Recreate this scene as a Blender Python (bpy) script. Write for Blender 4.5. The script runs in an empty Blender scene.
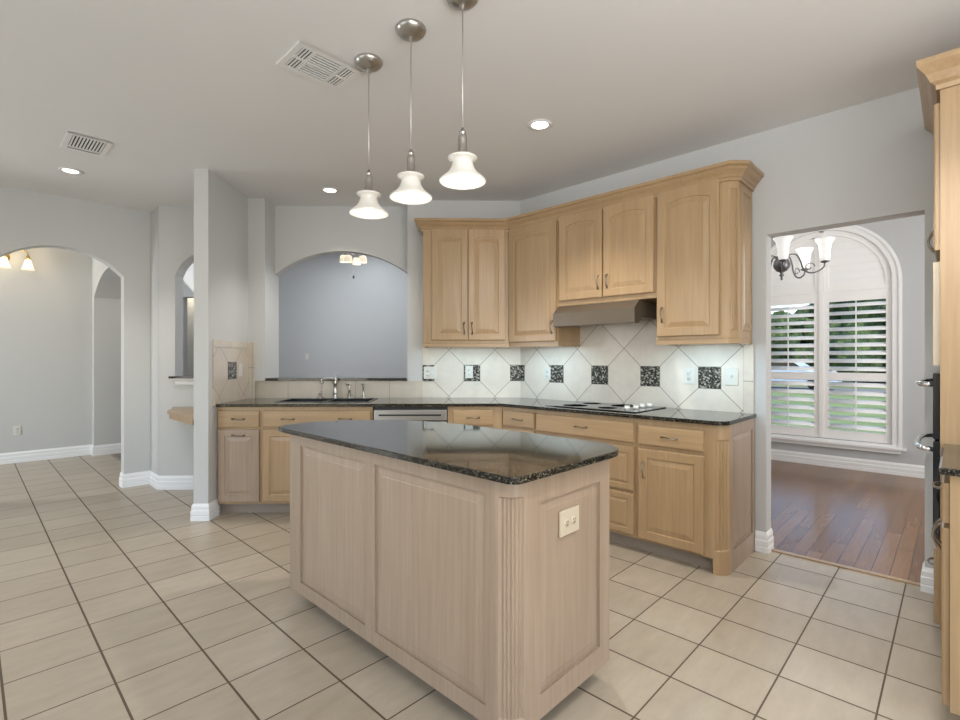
import bpy, math, random
from mathutils import Vector, Matrix
random.seed(7)
R2 = math.sqrt(2.0)
PI = math.pi
scene = bpy.context.scene
COL = scene.collection

# ------------------------------------------------------------------ camera, world, lights, exposure
CAM_H = 1.2765
cam_d = bpy.data.cameras.new('camera')
cam_d.sensor_width = 36.0
cam_d.lens = 494.42 / 960 * 36.0
cam_d.shift_y = -0.61 / 960
cam_d.clip_start = 0.05
cam = bpy.data.objects.new('camera', cam_d)
COL.objects.link(cam)
cam.location = (0, 0, CAM_H)
cam.rotation_euler = (PI / 2, 0, math.radians(43.921 - 90))
scene.camera = cam

world = bpy.data.worlds.new('sky'); scene.world = world
world.use_nodes = True
wn = world.node_tree
bg = wn.nodes['Background']
sky = wn.nodes.new('ShaderNodeTexSky')
sky.sky_type = 'NISHITA'; sky.sun_disc = False
sky.sun_elevation = math.radians(48); sky.sun_rotation = math.radians(200)
sky.air_density = 1.0; sky.dust_density = 0.6
wn.links.new(sky.outputs[0], bg.inputs[0])
bg.inputs[1].default_value = 0.30

def lamp(name, kind, loc, energy, color=(1, 1, 1), size=0.1, size_y=None, aim=None, spot=None, shape=None):
    d = bpy.data.lights.new(name, kind)
    d.energy = energy; d.color = color
    if kind == 'AREA':
        d.shape = shape or ('RECTANGLE' if size_y else 'SQUARE')
        d.size = size
        if size_y: d.size_y = size_y
    elif kind == 'SUN':
        d.angle = size
    else:
        d.shadow_soft_size = size
    if spot: d.spot_size = spot; d.spot_blend = 0.6
    o = bpy.data.objects.new(name, d); COL.objects.link(o)
    o.location = loc
    if aim is not None:
        v = Vector(aim)
        o.rotation_euler = v.to_track_quat('-Z', 'Y').to_euler()
    return o

H = 2.785
DAY = (0.93, 0.97, 1.0)
WARM = (1.0, 0.95, 0.89)
# area lights added as daylight at unseen window openings behind the camera
lamp('daylight_rear', 'AREA', (-3.15, 2.4, 1.45), 32, DAY, 3.8, 1.9, aim=(1, 0.1, 0.6))
lamp('daylight_side', 'AREA', (0.4, -3.1, 1.4), 68, DAY, 4.6, 1.9, aim=(0.1, 1, 0.25))
lamp('ceiling_bounce_light', 'AREA', (0.3, -1.3, 1.4), 57, (0.98, 0.99, 1.0), 1.6, 1.6, aim=(0.12, 0.15, 1))  # added soft fill aimed up at the ceiling
lamp('overhead_fill', 'AREA', (0.0, -0.1, 2.45), 17, (1.0, 0.98, 0.96), 0.9, 0.9, aim=(3.1, 0.5, -1.9))  # added soft fill above the camera, aimed down at the right aisle
lamp('dining_fill', 'AREA', (5.3, -1.4, 1.6), 52, (1.0, 0.97, 0.94), 2.2, 2.0, aim=(0, 1, 0.0))  # added fill for the dining room; the side wall here has no opening
lamp('living_overhead_fill', 'AREA', (4.3, 6.9, 3.36), 50, (0.90, 0.95, 1.0), 2.2, 2.2, aim=(0, 0, -1))  # added fill under the solid living room ceiling
lamp('daylight_living', 'AREA', (4.6, 5.15, 1.9), 18, (0.90, 0.95, 1.0), 2.4, 2.0, aim=(-0.9, 0.75, -0.1))  # area light standing in for unseen windows on the living room's right
lamp('entry_fill', 'AREA', (-2.9, 7.2, 1.4), 72, DAY, 1.2, 1.8, aim=(1, 0, 0.3))  # added fill for the hall; the wall behind it has no opening
lamp('sun', 'SUN', (0, 0, 8), 3.5, (1.0, 0.96, 0.88), 0.02, aim=(0.55, 0.75, -0.9))

vs = scene.view_settings
vs.view_transform = 'Standard'; vs.look = 'None'; vs.exposure = 0.27; vs.gamma = 1.0
vs.use_curve_mapping = False
scene.cycles.max_bounces = 10
scene.cycles.diffuse_bounces = 6
scene.cycles.glossy_bounces = 4
scene.cycles.transmission_bounces = 6
scene.cycles.sample_clamp_indirect = 6
scene.cycles.use_denoising = True

# ------------------------------------------------------------------ mesh helpers
def norm2(x, y):
    l = math.hypot(x, y) or 1.0
    return x / l, y / l

class MB:
    def __init__(self): self.v = []; self.f = []; self.s = []
    def vert(self, p): self.v.append(tuple(p)); return len(self.v) - 1
    def face(self, idx, smooth=False): self.f.append(tuple(idx)); self.s.append(smooth)
    def poly(self, pts, smooth=False): self.face([self.vert(p) for p in pts], smooth)
    def box(self, x0, x1, y0, y1, z0, z1):
        if x0 > x1: x0, x1 = x1, x0
        if y0 > y1: y0, y1 = y1, y0
        i = [self.vert(p) for p in ((x0,y0,z0),(x1,y0,z0),(x1,y1,z0),(x0,y1,z0),(x0,y0,z1),(x1,y0,z1),(x1,y1,z1),(x0,y1,z1))]
        for q in ((0,3,2,1),(4,5,6,7),(0,1,5,4),(1,2,6,5),(2,3,7,6),(3,0,4,7)): self.face([i[k] for k in q])
        return self
    def prism(self, pts, z0, z1, smooth=False):
        a = sum(pts[i][0]*pts[(i+1)%len(pts)][1]-pts[(i+1)%len(pts)][0]*pts[i][1] for i in range(len(pts)))
        if a < 0: pts = pts[::-1]
        n = len(pts)
        b = [self.vert((p[0], p[1], z0)) for p in pts]; t = [self.vert((p[0], p[1], z1)) for p in pts]
        self.face(b[::-1]); self.face(t)
        for i in range(n):
            j = (i+1) % n
            self.face((b[i], b[j], t[j], t[i]), smooth)
        return self
    def extrude_x(self, prof, x0, x1):      # prof = (y,z) closed polygon, extruded along x
        n = len(prof)
        a = [self.vert((x0, p[0], p[1])) for p in prof]; b = [self.vert((x1, p[0], p[1])) for p in prof]
        self.face(a); self.face(b[::-1])
        for i in range(n):
            j = (i+1) % n
            self.face((a[j], a[i], b[i], b[j]))
        return self
    def loops(self, L, close_first=True, close_last=True, smooth=False, cyclic=True):
        ids = [[self.vert(p) for p in l] for l in L]
        n = len(L[0])
        for a, b in zip(ids, ids[1:]):
            for i in range(n if cyclic else n-1):
                j = (i+1) % n
                self.face((a[i], a[j], b[j], b[i]), smooth)
        if close_first: self.face(ids[0][::-1])
        if close_last: self.face(ids[-1])
        return self
    def lathe(self, prof, c=(0,0,0), n=24, axis='Z', smooth=True, caps=True):   # prof = (r, h)
        L = []
        for r, h in prof:
            l = []
            for k in range(n):
                a = 2*PI*k/n
                x, y = max(r, 1e-5)*math.cos(a), max(r, 1e-5)*math.sin(a)
                if axis == 'Z': p = (x, y, h)
                elif axis == 'Y': p = (x, h, -y)
                else: p = (h, x, y)
                l.append((c[0]+p[0], c[1]+p[1], c[2]+p[2]))
            L.append(l)
        return self.loops(L, caps, caps, smooth)
    def tube(self, path, r, n=8, smooth=True):
        path = [Vector(p) for p in path]
        rr = r if isinstance(r, (list, tuple)) else [r]*len(path)
        L = []; prev = None
        for i, p in enumerate(path):
            t = (path[min(i+1, len(path)-1)] - path[max(i-1, 0)]).normalized()
            if prev is None:
                u = t.cross(Vector((0,0,1)))
                if u.length < 1e-3: u = t.cross(Vector((1,0,0)))
            else:
                u = prev - t*prev.dot(t)
            u.normalize(); prev = u; w = t.cross(u)
            L.append([p + (u*math.cos(2*PI*k/n) + w*math.sin(2*PI*k/n))*rr[i] for k in range(n)])
        return self.loops(L, True, True, smooth)
    def ball(self, c, r, n=12, sz=1.0):
        prof = [(r*math.sin(PI*k/8), -r*sz*math.cos(PI*k/8)) for k in range(9)]
        return self.lathe(prof, c, n)
    def sweep(self, prof, path, z=0.0, closed=False):   # prof=(out,z); out = to the right of travel
        n = len(path); L = []
        for i in range(n):
            p = path[i]
            dirs = []
            if i > 0 or closed:
                q = path[i-1]; dirs.append(norm2(p[0]-q[0], p[1]-q[1]))
            if i < n-1 or closed:
                q = path[(i+1) % n]; dirs.append(norm2(q[0]-p[0], q[1]-p[1]))
            ns = [(d[1], -d[0]) for d in dirs]
            if len(ns) == 2:
                m = norm2(ns[0][0]+ns[1][0], ns[0][1]+ns[1][1]); k = 1.0/max(0.3, m[0]*ns[0][0]+m[1]*ns[0][1])
            else: m = ns[0]; k = 1.0
            L.append([(p[0]+m[0]*o*k, p[1]+m[1]*o*k, z+h) for o, h in prof])
        if closed: L.append(L[0])
        return self.loops(L, not closed, not closed)
    def wall(self, u0, u1, z0, z1, th, ops=(), n=24):   # local x=u, y=0..th ; ops = (ua, ub, zb, zs, rise)
        us = {u0, u1}
        for a, b, zb, zs, rise in ops:
            us.add(max(a, u0)); us.add(min(b, u1))
            if rise > 0:
                for k in range(1, n): us.add(a + (b-a)*k/n)
        us = sorted(u for u in us if u0-1e-6 <= u <= u1+1e-6)
        def top(op, u):
            a, b, zb, zs, rise = op
            if rise <= 0: return zs
            c = (a+b)/2; w = (b-a)/2
            if rise >= w*0.98: return zs + rise*math.sqrt(max(0, 1-((u-c)/w)**2))
            R = (w*w+rise*rise)/(2*rise)
            return zs + rise - R + math.sqrt(max(0, R*R-(u-c)**2))
        def quad(pts): self.poly(pts)
        for a, b in zip(us, us[1:]):
            if b-a < 1e-6: continue
            mid = (a+b)/2
            op = next((o for o in ops if o[0]-1e-6 < mid < o[1]+1e-6), None)
            segs = [((z0, z0), (z1, z1))] if op is None else [((z0, z0), (op[2], op[2])), ((top(op, a), top(op, b)), (z1, z1))]
            for (la, lb), (ha, hb) in segs:
                if ha-la < 1e-5 and hb-lb < 1e-5: continue
                quad([(a,0,la),(b,0,lb),(b,0,hb),(a,0,ha)])
                quad([(b,th,lb),(a,th,la),(a,th,ha),(b,th,hb)])
            if op is not None:
                ta, tb = top(op, a), top(op, b)
                quad([(a,0,ta),(b,0,tb),(b,th,tb),(a,th,ta)])
                if op[2] > z0+1e-5: quad([(b,0,op[2]),(a,0,op[2]),(a,th,op[2]),(b,th,op[2])])
        for a, b, zb, zs, rise in ops:
            if a > u0+1e-5: quad([(a,0,zb),(a,0,zs),(a,th,zs),(a,th,zb)])
            if b < u1-1e-5: quad([(b,0,zs),(b,0,zb),(b,th,zb),(b,th,zs)])
        e0 = next((o for o in ops if o[0] <= u0+1e-5), None); e1 = next((o for o in ops if o[1] >= u1-1e-5), None)
        for u, e, fl in ((u0, e0, 1), (u1, e1, -1)):
            for lo, hi in ([(z0, z1)] if e is None else [(z0, e[2]), (top(e, u), z1)]):
                if hi-lo > 1e-5: quad([(u,th,lo),(u,0,lo),(u,0,hi),(u,th,hi)][::fl])
        quad([(u0,0,z1),(u1,0,z1),(u1,th,z1),(u0,th,z1)])
        return self
    def xf(self, M):
        self.v = [tuple(M @ Vector(p)) for p in self.v]; return self
    def build(self, name, mat, parent=None, bevel=0, seg=2, loc=None, rotz=None):
        me = bpy.data.meshes.new(name)
        me.from_pydata(self.v, [], self.f)
        me.polygons.foreach_set('use_smooth', self.s)
        me.materials.append(mat)
        me.update()
        o = bpy.data.objects.new(name, me); COL.objects.link(o)
        if parent is not None: o.parent = parent
        if loc is not None: o.location = loc
        if rotz is not None: o.rotation_euler = (0, 0, rotz)
        if bevel:
            m = o.modifiers.new('edge', 'BEVEL'); m.width = bevel; m.segments = seg; m.limit_method = 'ANGLE'; m.angle_limit = math.radians(40)
        return o

def smooth(pts, n=5):
    P = [Vector(p) for p in pts]; P = [P[0]] + P + [P[-1]]; out = []
    for i in range(1, len(P)-2):
        p0, p1, p2, p3 = P[i-1:i+3]
        for k in range(n):
            t = k/n
            out.append(0.5*((2*p1)+(-p0+p2)*t+(2*p0-5*p1+4*p2-p3)*t*t+(-p0+3*p1-3*p2+p3)*t**3))
    return out + [P[-1]]
def tag(o, label=None, cat=None, group=None, kind=None):
    if label: o['label'] = label
    if cat: o['category'] = cat
    if group: o['group'] = group
    if kind: o['kind'] = kind
    return o
def thing(name, label, cat, loc=(0,0,0), rotz=0.0, group=None):
    o = bpy.data.objects.new(name, None); COL.objects.link(o)
    o.empty_display_size = 0.1
    o.location = loc; o.rotation_euler = (0, 0, rotz)
    return tag(o, label, cat, group)
def struct(o): o['kind'] = 'structure'; return o
def copy_tree(o, parent=None):
    c = o.copy(); COL.objects.link(c)
    if parent is not None: c.parent = parent
    for ch in list(o.children): copy_tree(ch, c)
    return c
def D(s, t, z=0.0): return ((s+t)/R2, (t-s)/R2, z)      # the diagonal frame of the sink wall
ROT_D = -PI/4; ROT_R = -PI/2; ROT_T = PI

# ------------------------------------------------------------------ materials
class NT:
    def __init__(self, name):
        self.m = bpy.data.materials.new(name); self.m.use_nodes = True
        self.t = self.m.node_tree; self.b = self.t.nodes['Principled BSDF']
    def node(self, typ, **kw):
        n = self.t.nodes.new(typ)
        for k, v in kw.items(): setattr(n, k, v)
        return n
    def link(self, a, b): self.t.links.new(a, b)
    def setv(self, sock, v):
        if hasattr(v, 'is_linked') or isinstance(v, bpy.types.NodeSocket): self.link(v, sock)
        else: sock.default_value = v
    def math(self, op, a, b=0.0, c=None):
        n = self.node('ShaderNodeMath', operation=op)
        self.setv(n.inputs[0], a); self.setv(n.inputs[1], b)
        if c is not None: self.setv(n.inputs[2], c)
        return n.outputs[0]
    def coord(self, which='Object'): return self.node('ShaderNodeTexCoord').outputs[which]
    def pos(self): return self.node('ShaderNodeNewGeometry').outputs['Position']
    def sep(self, v):
        n = self.node('ShaderNodeSeparateXYZ'); self.link(v, n.inputs[0]); return n.outputs
    def comb(self, x, y, z):
        n = self.node('ShaderNodeCombineXYZ')
        for i, v in enumerate((x, y, z)): self.setv(n.inputs[i], v)
        return n.outputs[0]
    def mapping(self, v, scale=(1,1,1), loc=(0,0,0)):
        n = self.node('ShaderNodeMapping'); self.link(v, n.inputs[0])
        n.inputs['Scale'].default_value = scale; self.setv(n.inputs['Location'], loc); return n.outputs[0]
    def noise(self, v, scale=5.0, detail=4.0, rough=0.55):
        n = self.node('ShaderNodeTexNoise'); self.link(v, n.inputs['Vector'])
        n.inputs['Scale'].default_value = scale; n.inputs['Detail'].default_value = detail; n.inputs['Roughness'].default_value = rough
        return n.outputs['Fac']
    def ramp(self, f, stops):
        n = self.node('ShaderNodeValToRGB'); self.link(f, n.inputs[0]); e = n.color_ramp.elements
        while len(e) < len(stops): e.new(0.5)
        for el, (p, c) in zip(e, stops): el.position = p; el.color = (*c, 1) if len(c) == 3 else c
        return n.outputs[0]
    def mix(self, f, a, b):
        n = self.node('ShaderNodeMix', data_type='RGBA')
        self.setv(n.inputs[0], f)
        self.setv(n.inputs[6], a if isinstance(a, bpy.types.NodeSocket) else (*a, 1))
        self.setv(n.inputs[7], b if isinstance(b, bpy.types.NodeSocket) else (*b, 1))
        return n.outputs[2]
    def bump(self, h, strength=0.3, dist=0.01):
        n = self.node('ShaderNodeBump'); self.link(h, n.inputs['Height'])
        n.inputs['Strength'].default_value = strength; n.inputs['Distance'].default_value = dist
        self.link(n.outputs[0], self.b.inputs['Normal'])
    def set(self, **kw):
        names = dict(color='Base Color', rough='Roughness', metal='Metallic', spec='Specular IOR Level', coat='Coat Weight',
                     crough='Coat Roughness', trans='Transmission Weight', ior='IOR', alpha='Alpha', ecol='Emission Color', estr='Emission Strength')
        for k, v in kw.items():
            s = self.b.inputs[names[k]]
            if isinstance(v, tuple): v = (*v, 1)
            self.setv(s, v)
        return self
def simple(name, color, rough=0.5, metal=0.0, **kw):
    n = NT(name); n.set(color=color, rough=rough, metal=metal, **kw); return n.m
def paint(name, color, var=0.03):
    n = NT(name); f = n.noise(n.pos(), 1.3, 3)
    n.set(color=n.mix(f, tuple(c*(1-var) for c in color), tuple(min(1, c*(1+var)) for c in color)), rough=0.75)
    n.bump(n.noise(n.pos(), 120, 3), 0.05, 0.002)
    return n.m
M_WALL = paint('wall_paint', (0.545, 0.55, 0.545))
M_WALLB = paint('living_wall_paint', (0.49, 0.505, 0.515))
M_CEIL = paint('ceiling_paint', (0.76, 0.755, 0.745))
M_TRIM = simple('white_trim', (0.83, 0.84, 0.85), 0.4)
M_LOUV = simple('shutter_white', (0.92, 0.92, 0.92), 0.45)

def wood(name, c0, c1, c2, rough=0.38, horiz=False):
    n = NT(name)
    r = n.node('ShaderNodeObjectInfo').outputs['Random']
    loc = n.comb(n.math('MULTIPLY', r, 17.0), n.math('MULTIPLY', r, 9.0), n.math('MULTIPLY', r, 5.0))
    sc = (0.9, 26, 26) if horiz else (26, 26, 0.9)
    v = n.mapping(n.coord(), sc, loc)
    f1 = n.noise(v, 2.6, 6, 0.62)
    v2 = n.mapping(n.coord(), (1.2, 8, 8) if horiz else (8, 8, 1.2), loc)
    f2 = n.noise(v2, 1.1, 3)
    g = n.math('ADD', n.math('MULTIPLY', f1, 0.6), n.math('MULTIPLY', f2, 0.4))
    base = n.ramp(g, [(0.30, c0), (0.5, c1), (0.72, c2)])
    tint = n.math('ADD', 0.94, n.math('MULTIPLY', r, 0.12))
    m = n.node('ShaderNodeVectorMath', operation='SCALE'); n.link(base, m.inputs[0]); n.link(tint, m.inputs['Scale'])
    n.set(color=m.outputs[0], rough=rough, coat=0.25, crough=0.18)
    n.bump(f1, 0.05, 0.002)
    return n.m
M_WOOD = wood('pickled_maple', (0.325, 0.210, 0.108), (0.382, 0.255, 0.135), (0.445, 0.307, 0.171))
M_WOODH = wood('pickled_maple_across', (0.325, 0.210, 0.108), (0.382, 0.255, 0.135), (0.445, 0.307, 0.171), horiz=True)
M_WOODG = wood('greyer_wood', (0.305, 0.22, 0.155), (0.355, 0.262, 0.188), (0.41, 0.312, 0.232), rough=0.45)  # greyer variant of the cabinet wood, for the island and some cabinet faces
M_TOE = simple('toe_board', (0.30, 0.25, 0.20), 0.6)

def granite():
    n = NT('black_granite')
    v = n.coord()
    a = n.node('ShaderNodeTexVoronoi'); n.link(v, a.inputs['Vector']); a.inputs['Scale'].default_value = 260
    f = n.noise(v, 150, 5, 0.7)
    s = n.math('ADD', n.math('MULTIPLY', n.sep(a.outputs['Color'])[0], 0.5), n.math('MULTIPLY', f, 0.5))
    n.set(color=n.ramp(s, [(0.0, (0.006, 0.006, 0.006)), (0.59, (0.012, 0.011, 0.010)), (0.70, (0.11, 0.098, 0.068)), (0.84, (0.36, 0.33, 0.26))]), rough=0.05, spec=0.5)
    return n.m
M_GRAN = granite()
def granite_tile():
    n = NT('speckled_granite_tile')
    v = n.coord()
    a = n.node('ShaderNodeTexVoronoi'); n.link(v, a.inputs['Vector']); a.inputs['Scale'].default_value = 95
    s = n.math('ADD', n.math('MULTIPLY', n.sep(a.outputs['Color'])[0], 0.6), n.math('MULTIPLY', n.noise(v, 60, 4, 0.7), 0.4))
    n.set(color=n.ramp(s, [(0.0, (0.008, 0.008, 0.008)), (0.50, (0.02, 0.018, 0.015)), (0.62, (0.12, 0.11, 0.085)), (0.80, (0.42, 0.41, 0.35))]), rough=0.35, spec=0.3)
    return n.m
M_GTILE = granite_tile()

def line_mask(n, c, off, pitch, half):
    # 1 on a grout line, 0 elsewhere
    q = n.math('DIVIDE', n.math('SUBTRACT', c, off), pitch)
    fr = n.math('ABSOLUTE', n.math('SUBTRACT', n.math('FRACT', n.math('ADD', q, 0.5)), 0.5))
    return n.math('LESS_THAN', fr, half/pitch), n.math('FLOOR', n.math('ADD', q, 0.0))
def floor_tile():
    n = NT('floor_tile')
    x, y, z = n.sep(n.pos())
    T = 0.311
    mx, ix = line_mask(n, x, 0.4074, T, 0.0042)
    my, iy = line_mask(n, y, 3.627, T, 0.0032)
    g = n.math('MAXIMUM', mx, my)
    wn_ = n.node('ShaderNodeTexWhiteNoise'); n.link(n.comb(ix, iy, 0), wn_.inputs['Vector'])
    rnd = wn_.outputs['Value']
    v = n.mapping(n.pos(), (2.2, 7.0, 1), n.comb(n.math('MULTIPLY', rnd, 31), n.math('MULTIPLY', rnd, 17), 0))
    f = n.math('ADD', n.math('MULTIPLY', n.noise(v, 2.2, 6, 0.65), 0.75), n.math('MULTIPLY', rnd, 0.25))
    col = n.ramp(f, [(0.25, (0.35, 0.295, 0.222)), (0.5, (0.405, 0.346, 0.266)), (0.75, (0.465, 0.402, 0.318))])
    n.set(color=n.mix(g, col, (0.095, 0.068, 0.043)), rough=n.math('ADD', 0.30, n.math('MULTIPLY', g, 0.4)), spec=0.45)
    n.bump(n.math('SUBTRACT', 1.0, g), 0.4, 0.002)
    return n.m
M_FLOOR = floor_tile()
def plank_floor():
    n = NT('hardwood_floor')
    x, y, z = n.sep(n.pos())
    W = 0.085
    my, iy = line_mask(n, y, 0.03, W, 0.0018)
    r1 = n.node('ShaderNodeTexWhiteNoise'); n.link(n.comb(iy, 3.3, 0), r1.inputs['Vector'])
    xs = n.math('ADD', x, n.math('MULTIPLY', r1.outputs['Value'], 1.7))
    mx, ix = line_mask(n, xs, 0.0, 1.1, 0.0018)
    r2 = n.node('ShaderNodeTexWhiteNoise'); n.link(n.comb(iy, ix, 0), r2.inputs['Vector'])
    g = n.math('MAXIMUM', mx, my)
    f = n.noise(n.mapping(n.pos(), (1.5, 22, 1)), 3, 5, 0.6)
    t = n.math('ADD', n.math('MULTIPLY', f, 0.6), n.math('MULTIPLY', r2.outputs['Value'], 0.4))
    col = n.ramp(t, [(0.2, (0.12, 0.052, 0.018)), (0.5, (0.185, 0.086, 0.032)), (0.85, (0.26, 0.130, 0.052))])
    n.set(color=n.mix(g, col, (0.03, 0.014, 0.008)), rough=0.27, spec=0.3, coat=0.24, crough=0.12)
    n.bump(n.math('SUBTRACT', f, n.math('MULTIPLY', g, 2.0)), 0.12, 0.003)
    return n.m
M_PLANK = plank_floor()
def backsplash_mat(name, diag, off_u, off_z, pitch, tint=(0.66, 0.60, 0.52), use='OBJ'):
    n = NT(name)
    x, y, z = n.sep(n.coord())
    if diag:
        a = n.math('DIVIDE', n.math('ADD', n.math('SUBTRACT', x, off_u), n.math('SUBTRACT', z, off_z)), R2)
        b = n.math('DIVIDE', n.math('SUBTRACT', n.math('SUBTRACT', x, off_u), n.math('SUBTRACT', z, off_z)), R2)
        m1, i1 = line_mask(n, a, 0, pitch, 0.0024); m2, i2 = line_mask(n, b, 0, pitch, 0.0024)
    else:
        m1, i1 = line_mask(n, x, off_u, pitch, 0.0022); m2, i2 = line_mask(n, z, off_z, pitch, 0.0022)
    g = n.math('MAXIMUM', m1, m2)
    r = n.node('ShaderNodeTexWhiteNoise'); n.link(n.comb(i1, i2, 0), r.inputs['Vector'])
    f = n.math('ADD', n.math('MULTIPLY', n.noise(n.coord(), 7, 6, 0.65), 0.75), n.math('MULTIPLY', r.outputs['Value'], 0.25))
    c = tint
    col = n.ramp(f, [(0.25, tuple(k*0.87 for k in c)), (0.5, c), (0.8, tuple(min(1, k*1.12) for k in c))])
    n.set(color=n.mix(g, col, (0.24, 0.22, 0.19)), rough=0.33)
    n.bump(n.math('SUBTRACT', 1.0, g), 0.3, 0.002)
    return n.m
M_NICKEL = simple('brushed_nickel', (0.50, 0.48, 0.45), 0.28, 1.0)
M_PULL = simple('antique_pewter', (0.30, 0.26, 0.21), 0.3, 1.0)
M_CHROME = simple('chrome', (0.78, 0.80, 0.84), 0.08, 1.0)
M_STEEL = simple('stainless_steel', (0.55, 0.54, 0.52), 0.3, 1.0)
M_BLACKG = simple('black_glass', (0.006, 0.007, 0.010), 0.05, 0.0, spec=0.7)
M_BLACK = simple('black_plastic', (0.015, 0.015, 0.015), 0.4)
M_WHITEP = simple('white_plastic', (0.64, 0.63, 0.58), 0.35)
M_IVORY = simple('ivory_plastic', (0.56, 0.48, 0.36), 0.4)
M_HOOD = simple('bronze_enamel', (0.125, 0.098, 0.070), 0.32, 0.25)
M_BRASS = simple('antique_brass', (0.55, 0.38, 0.15), 0.25, 1.0)
M_PEWTER = simple('dark_pewter', (0.20, 0.20, 0.21), 0.35, 0.9)
M_VENT = simple('vent_white', (0.78, 0.77, 0.75), 0.45)
M_DARK = simple('vent_shadow_gap', (0.02, 0.02, 0.02), 0.9)
M_STUCK = simple('outlet_slots', (0.10, 0.09, 0.07), 0.5)
def emissive(name, color, strength, base=(0.8, 0.8, 0.8)):
    n = NT(name); n.set(color=base, ecol=color, estr=strength, rough=0.4); return n.m
M_BULB = emissive('lit_bulb', (1.0, 0.93, 0.80), 1.8)
M_LENS = emissive('lit_downlight_lens', (1.0, 0.95, 0.86), 5.0)
M_UCL = emissive('lit_cabinet_strip', (0.85, 0.95, 1.0), 4.0)
def alabaster(name, ecol, es):
    n = NT(name)
    f = n.noise(n.coord(), 9, 5, 0.7)
    n.set(color=n.mix(f, (0.52, 0.50, 0.46), (0.74, 0.73, 0.69)), rough=0.3, ecol=n.mix(f, tuple(0.75*c for c in ecol), ecol), estr=es)
    return n.m
M_ALAB = alabaster('alabaster_glass_lit', (1.0, 0.93, 0.82), 0.10)
M_TULIP = alabaster('frosted_glass_lit', (1.0, 0.99, 0.96), 0.55)
M_AMBER = alabaster('amber_glass_lit', (1.0, 0.80, 0.48), 0.55)
M_GLASS = NT('window_glass').set(color=(1.0, 1.0, 1.0), rough=0.0, trans=1.0, ior=1.05).m

# ================================================================== STRUCTURE
# floors
m = MB(); m.poly([(-3.4,-3.4,0),(3.72,-3.4,0),(3.72,3.35,0),(1.36,5.71,0),(1.36,8.6,0),(-3.4,8.6,0)])
struct(m.build('floor', M_FLOOR))
m = MB(); m.poly([(3.72,-1.6,0),(7.3,-1.6,0),(7.3,3.0,0),(3.72,3.0,0)])
struct(m.build('floor_dining', M_PLANK))
m = MB(); m.poly([(3.80,3.27,-0.001),(7.2,6.8,-0.001),(3.6,10.4,-0.001),(1.36,9.4,-0.001),(1.36,5.71,-0.001)])
struct(m.build('floor_living', M_PLANK))
m = MB(); m.box(3.715, 3.755, 0.125, 0.903, 0.0, 0.008)
struct(m.build('trim_threshold', M_WOODH))
# ceilings (solid slabs)
m = MB(); m.prism([(-3.4,-3.4),(3.80,-3.4),(3.80,3.27),(1.343,5.728),(1.6,5.98),(1.6,8.6),(-3.4,8.6)], H, H+0.10)
struct(m.build('ceiling', M_CEIL))
m = MB(); m.box(3.80, 7.3, -1.6, 3.0, 3.15, 3.25)
struct(m.build('ceiling_dining', M_CEIL))
m = MB(); m.prism([(3.80,3.27),(7.3,6.8),(3.6,10.5),(0.9,10.5),(1.6,8.6),(1.6,5.98),(1.343,5.728)], 3.4, 3.5)
struct(m.build('ceiling_living', M_CEIL))
m = MB(); m.prism([(3.80,3.27),(3.85,3.32),(1.393,5.778),(1.343,5.728)], H, 3.42)
struct(m.build('wall_living_upper', M_WALLB))

XW = 3.66
CY = 2.985          # where range wall meets the diagonal wall
# range wall with the dining doorway (local u = -y)
m = MB(); m.wall(-CY-0.03, 3.4, 0, 3.2, 0.12, [(-0.903, -0.125, 0, 2.10, 0)])
struct(m.build('wall_range', M_WALL, loc=(XW, 0, 0), rotz=ROT_R))
# diagonal sink wall
TW = 4.70
sC = XW*R2 - TW     # s of the corner
m = MB(); m.wall(-0.60, sC+0.02, 0, H, 0.30)
struct(m.build('wall_sink', M_WALL, loc=D(0, TW), rotz=ROT_D))
m = MB(); m.wall(-2.08, -0.60, 0, 1.075, 0.30)
struct(m.build('wall_sink_low', M_WALL, loc=D(0, TW), rotz=ROT_D))
m = MB(); m.wall(-1.925, -0.60, 1.075, H, 0.10, [(-1.925, -0.60, 1.075, 2.108, 0.236)])
struct(m.build('wall_sink_arch', M_WALL, loc=D(0, 4.895), rotz=ROT_D))
m = MB(); m.wall(-2.08, -1.925, 1.075, H, 0.34)
struct(m.build('wall_pier', M_WALL, loc=D(0, 4.66), rotz=ROT_D))
m = MB(); m.wall(-2.195, -2.08, 0, H, 1.04)
struct(m.build('wall_wing', M_WALL, loc=D(0, 3.96), rotz=ROT_D))
# nook wall with its pass-through
m = MB(); m.wall(-3.06, -2.195, 0, H, 0.14, [(-2.905, -2.25, 1.09, 2.10, 0.24)])
struct(m.build('wall_nook', M_WALL, loc=D(0, 4.915), rotz=ROT_D))
m = MB(); m.wall(-5.99, -5.645, 0, H, 0.12)
struct(m.build('wall_nook_side', M_WALL, loc=(1.31, 0, 0), rotz=ROT_R))
# left wall with the big arch
m = MB(); m.wall(-3.4, 1.43, 0, H, 0.135, [(0.13, 1.087, 0, 2.10, 0.225), (-2.6, -0.5, 0, 2.10, 0.24)])
struct(m.build('wall_left', M_WALL, loc=(0, 5.97, 0)))
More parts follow.
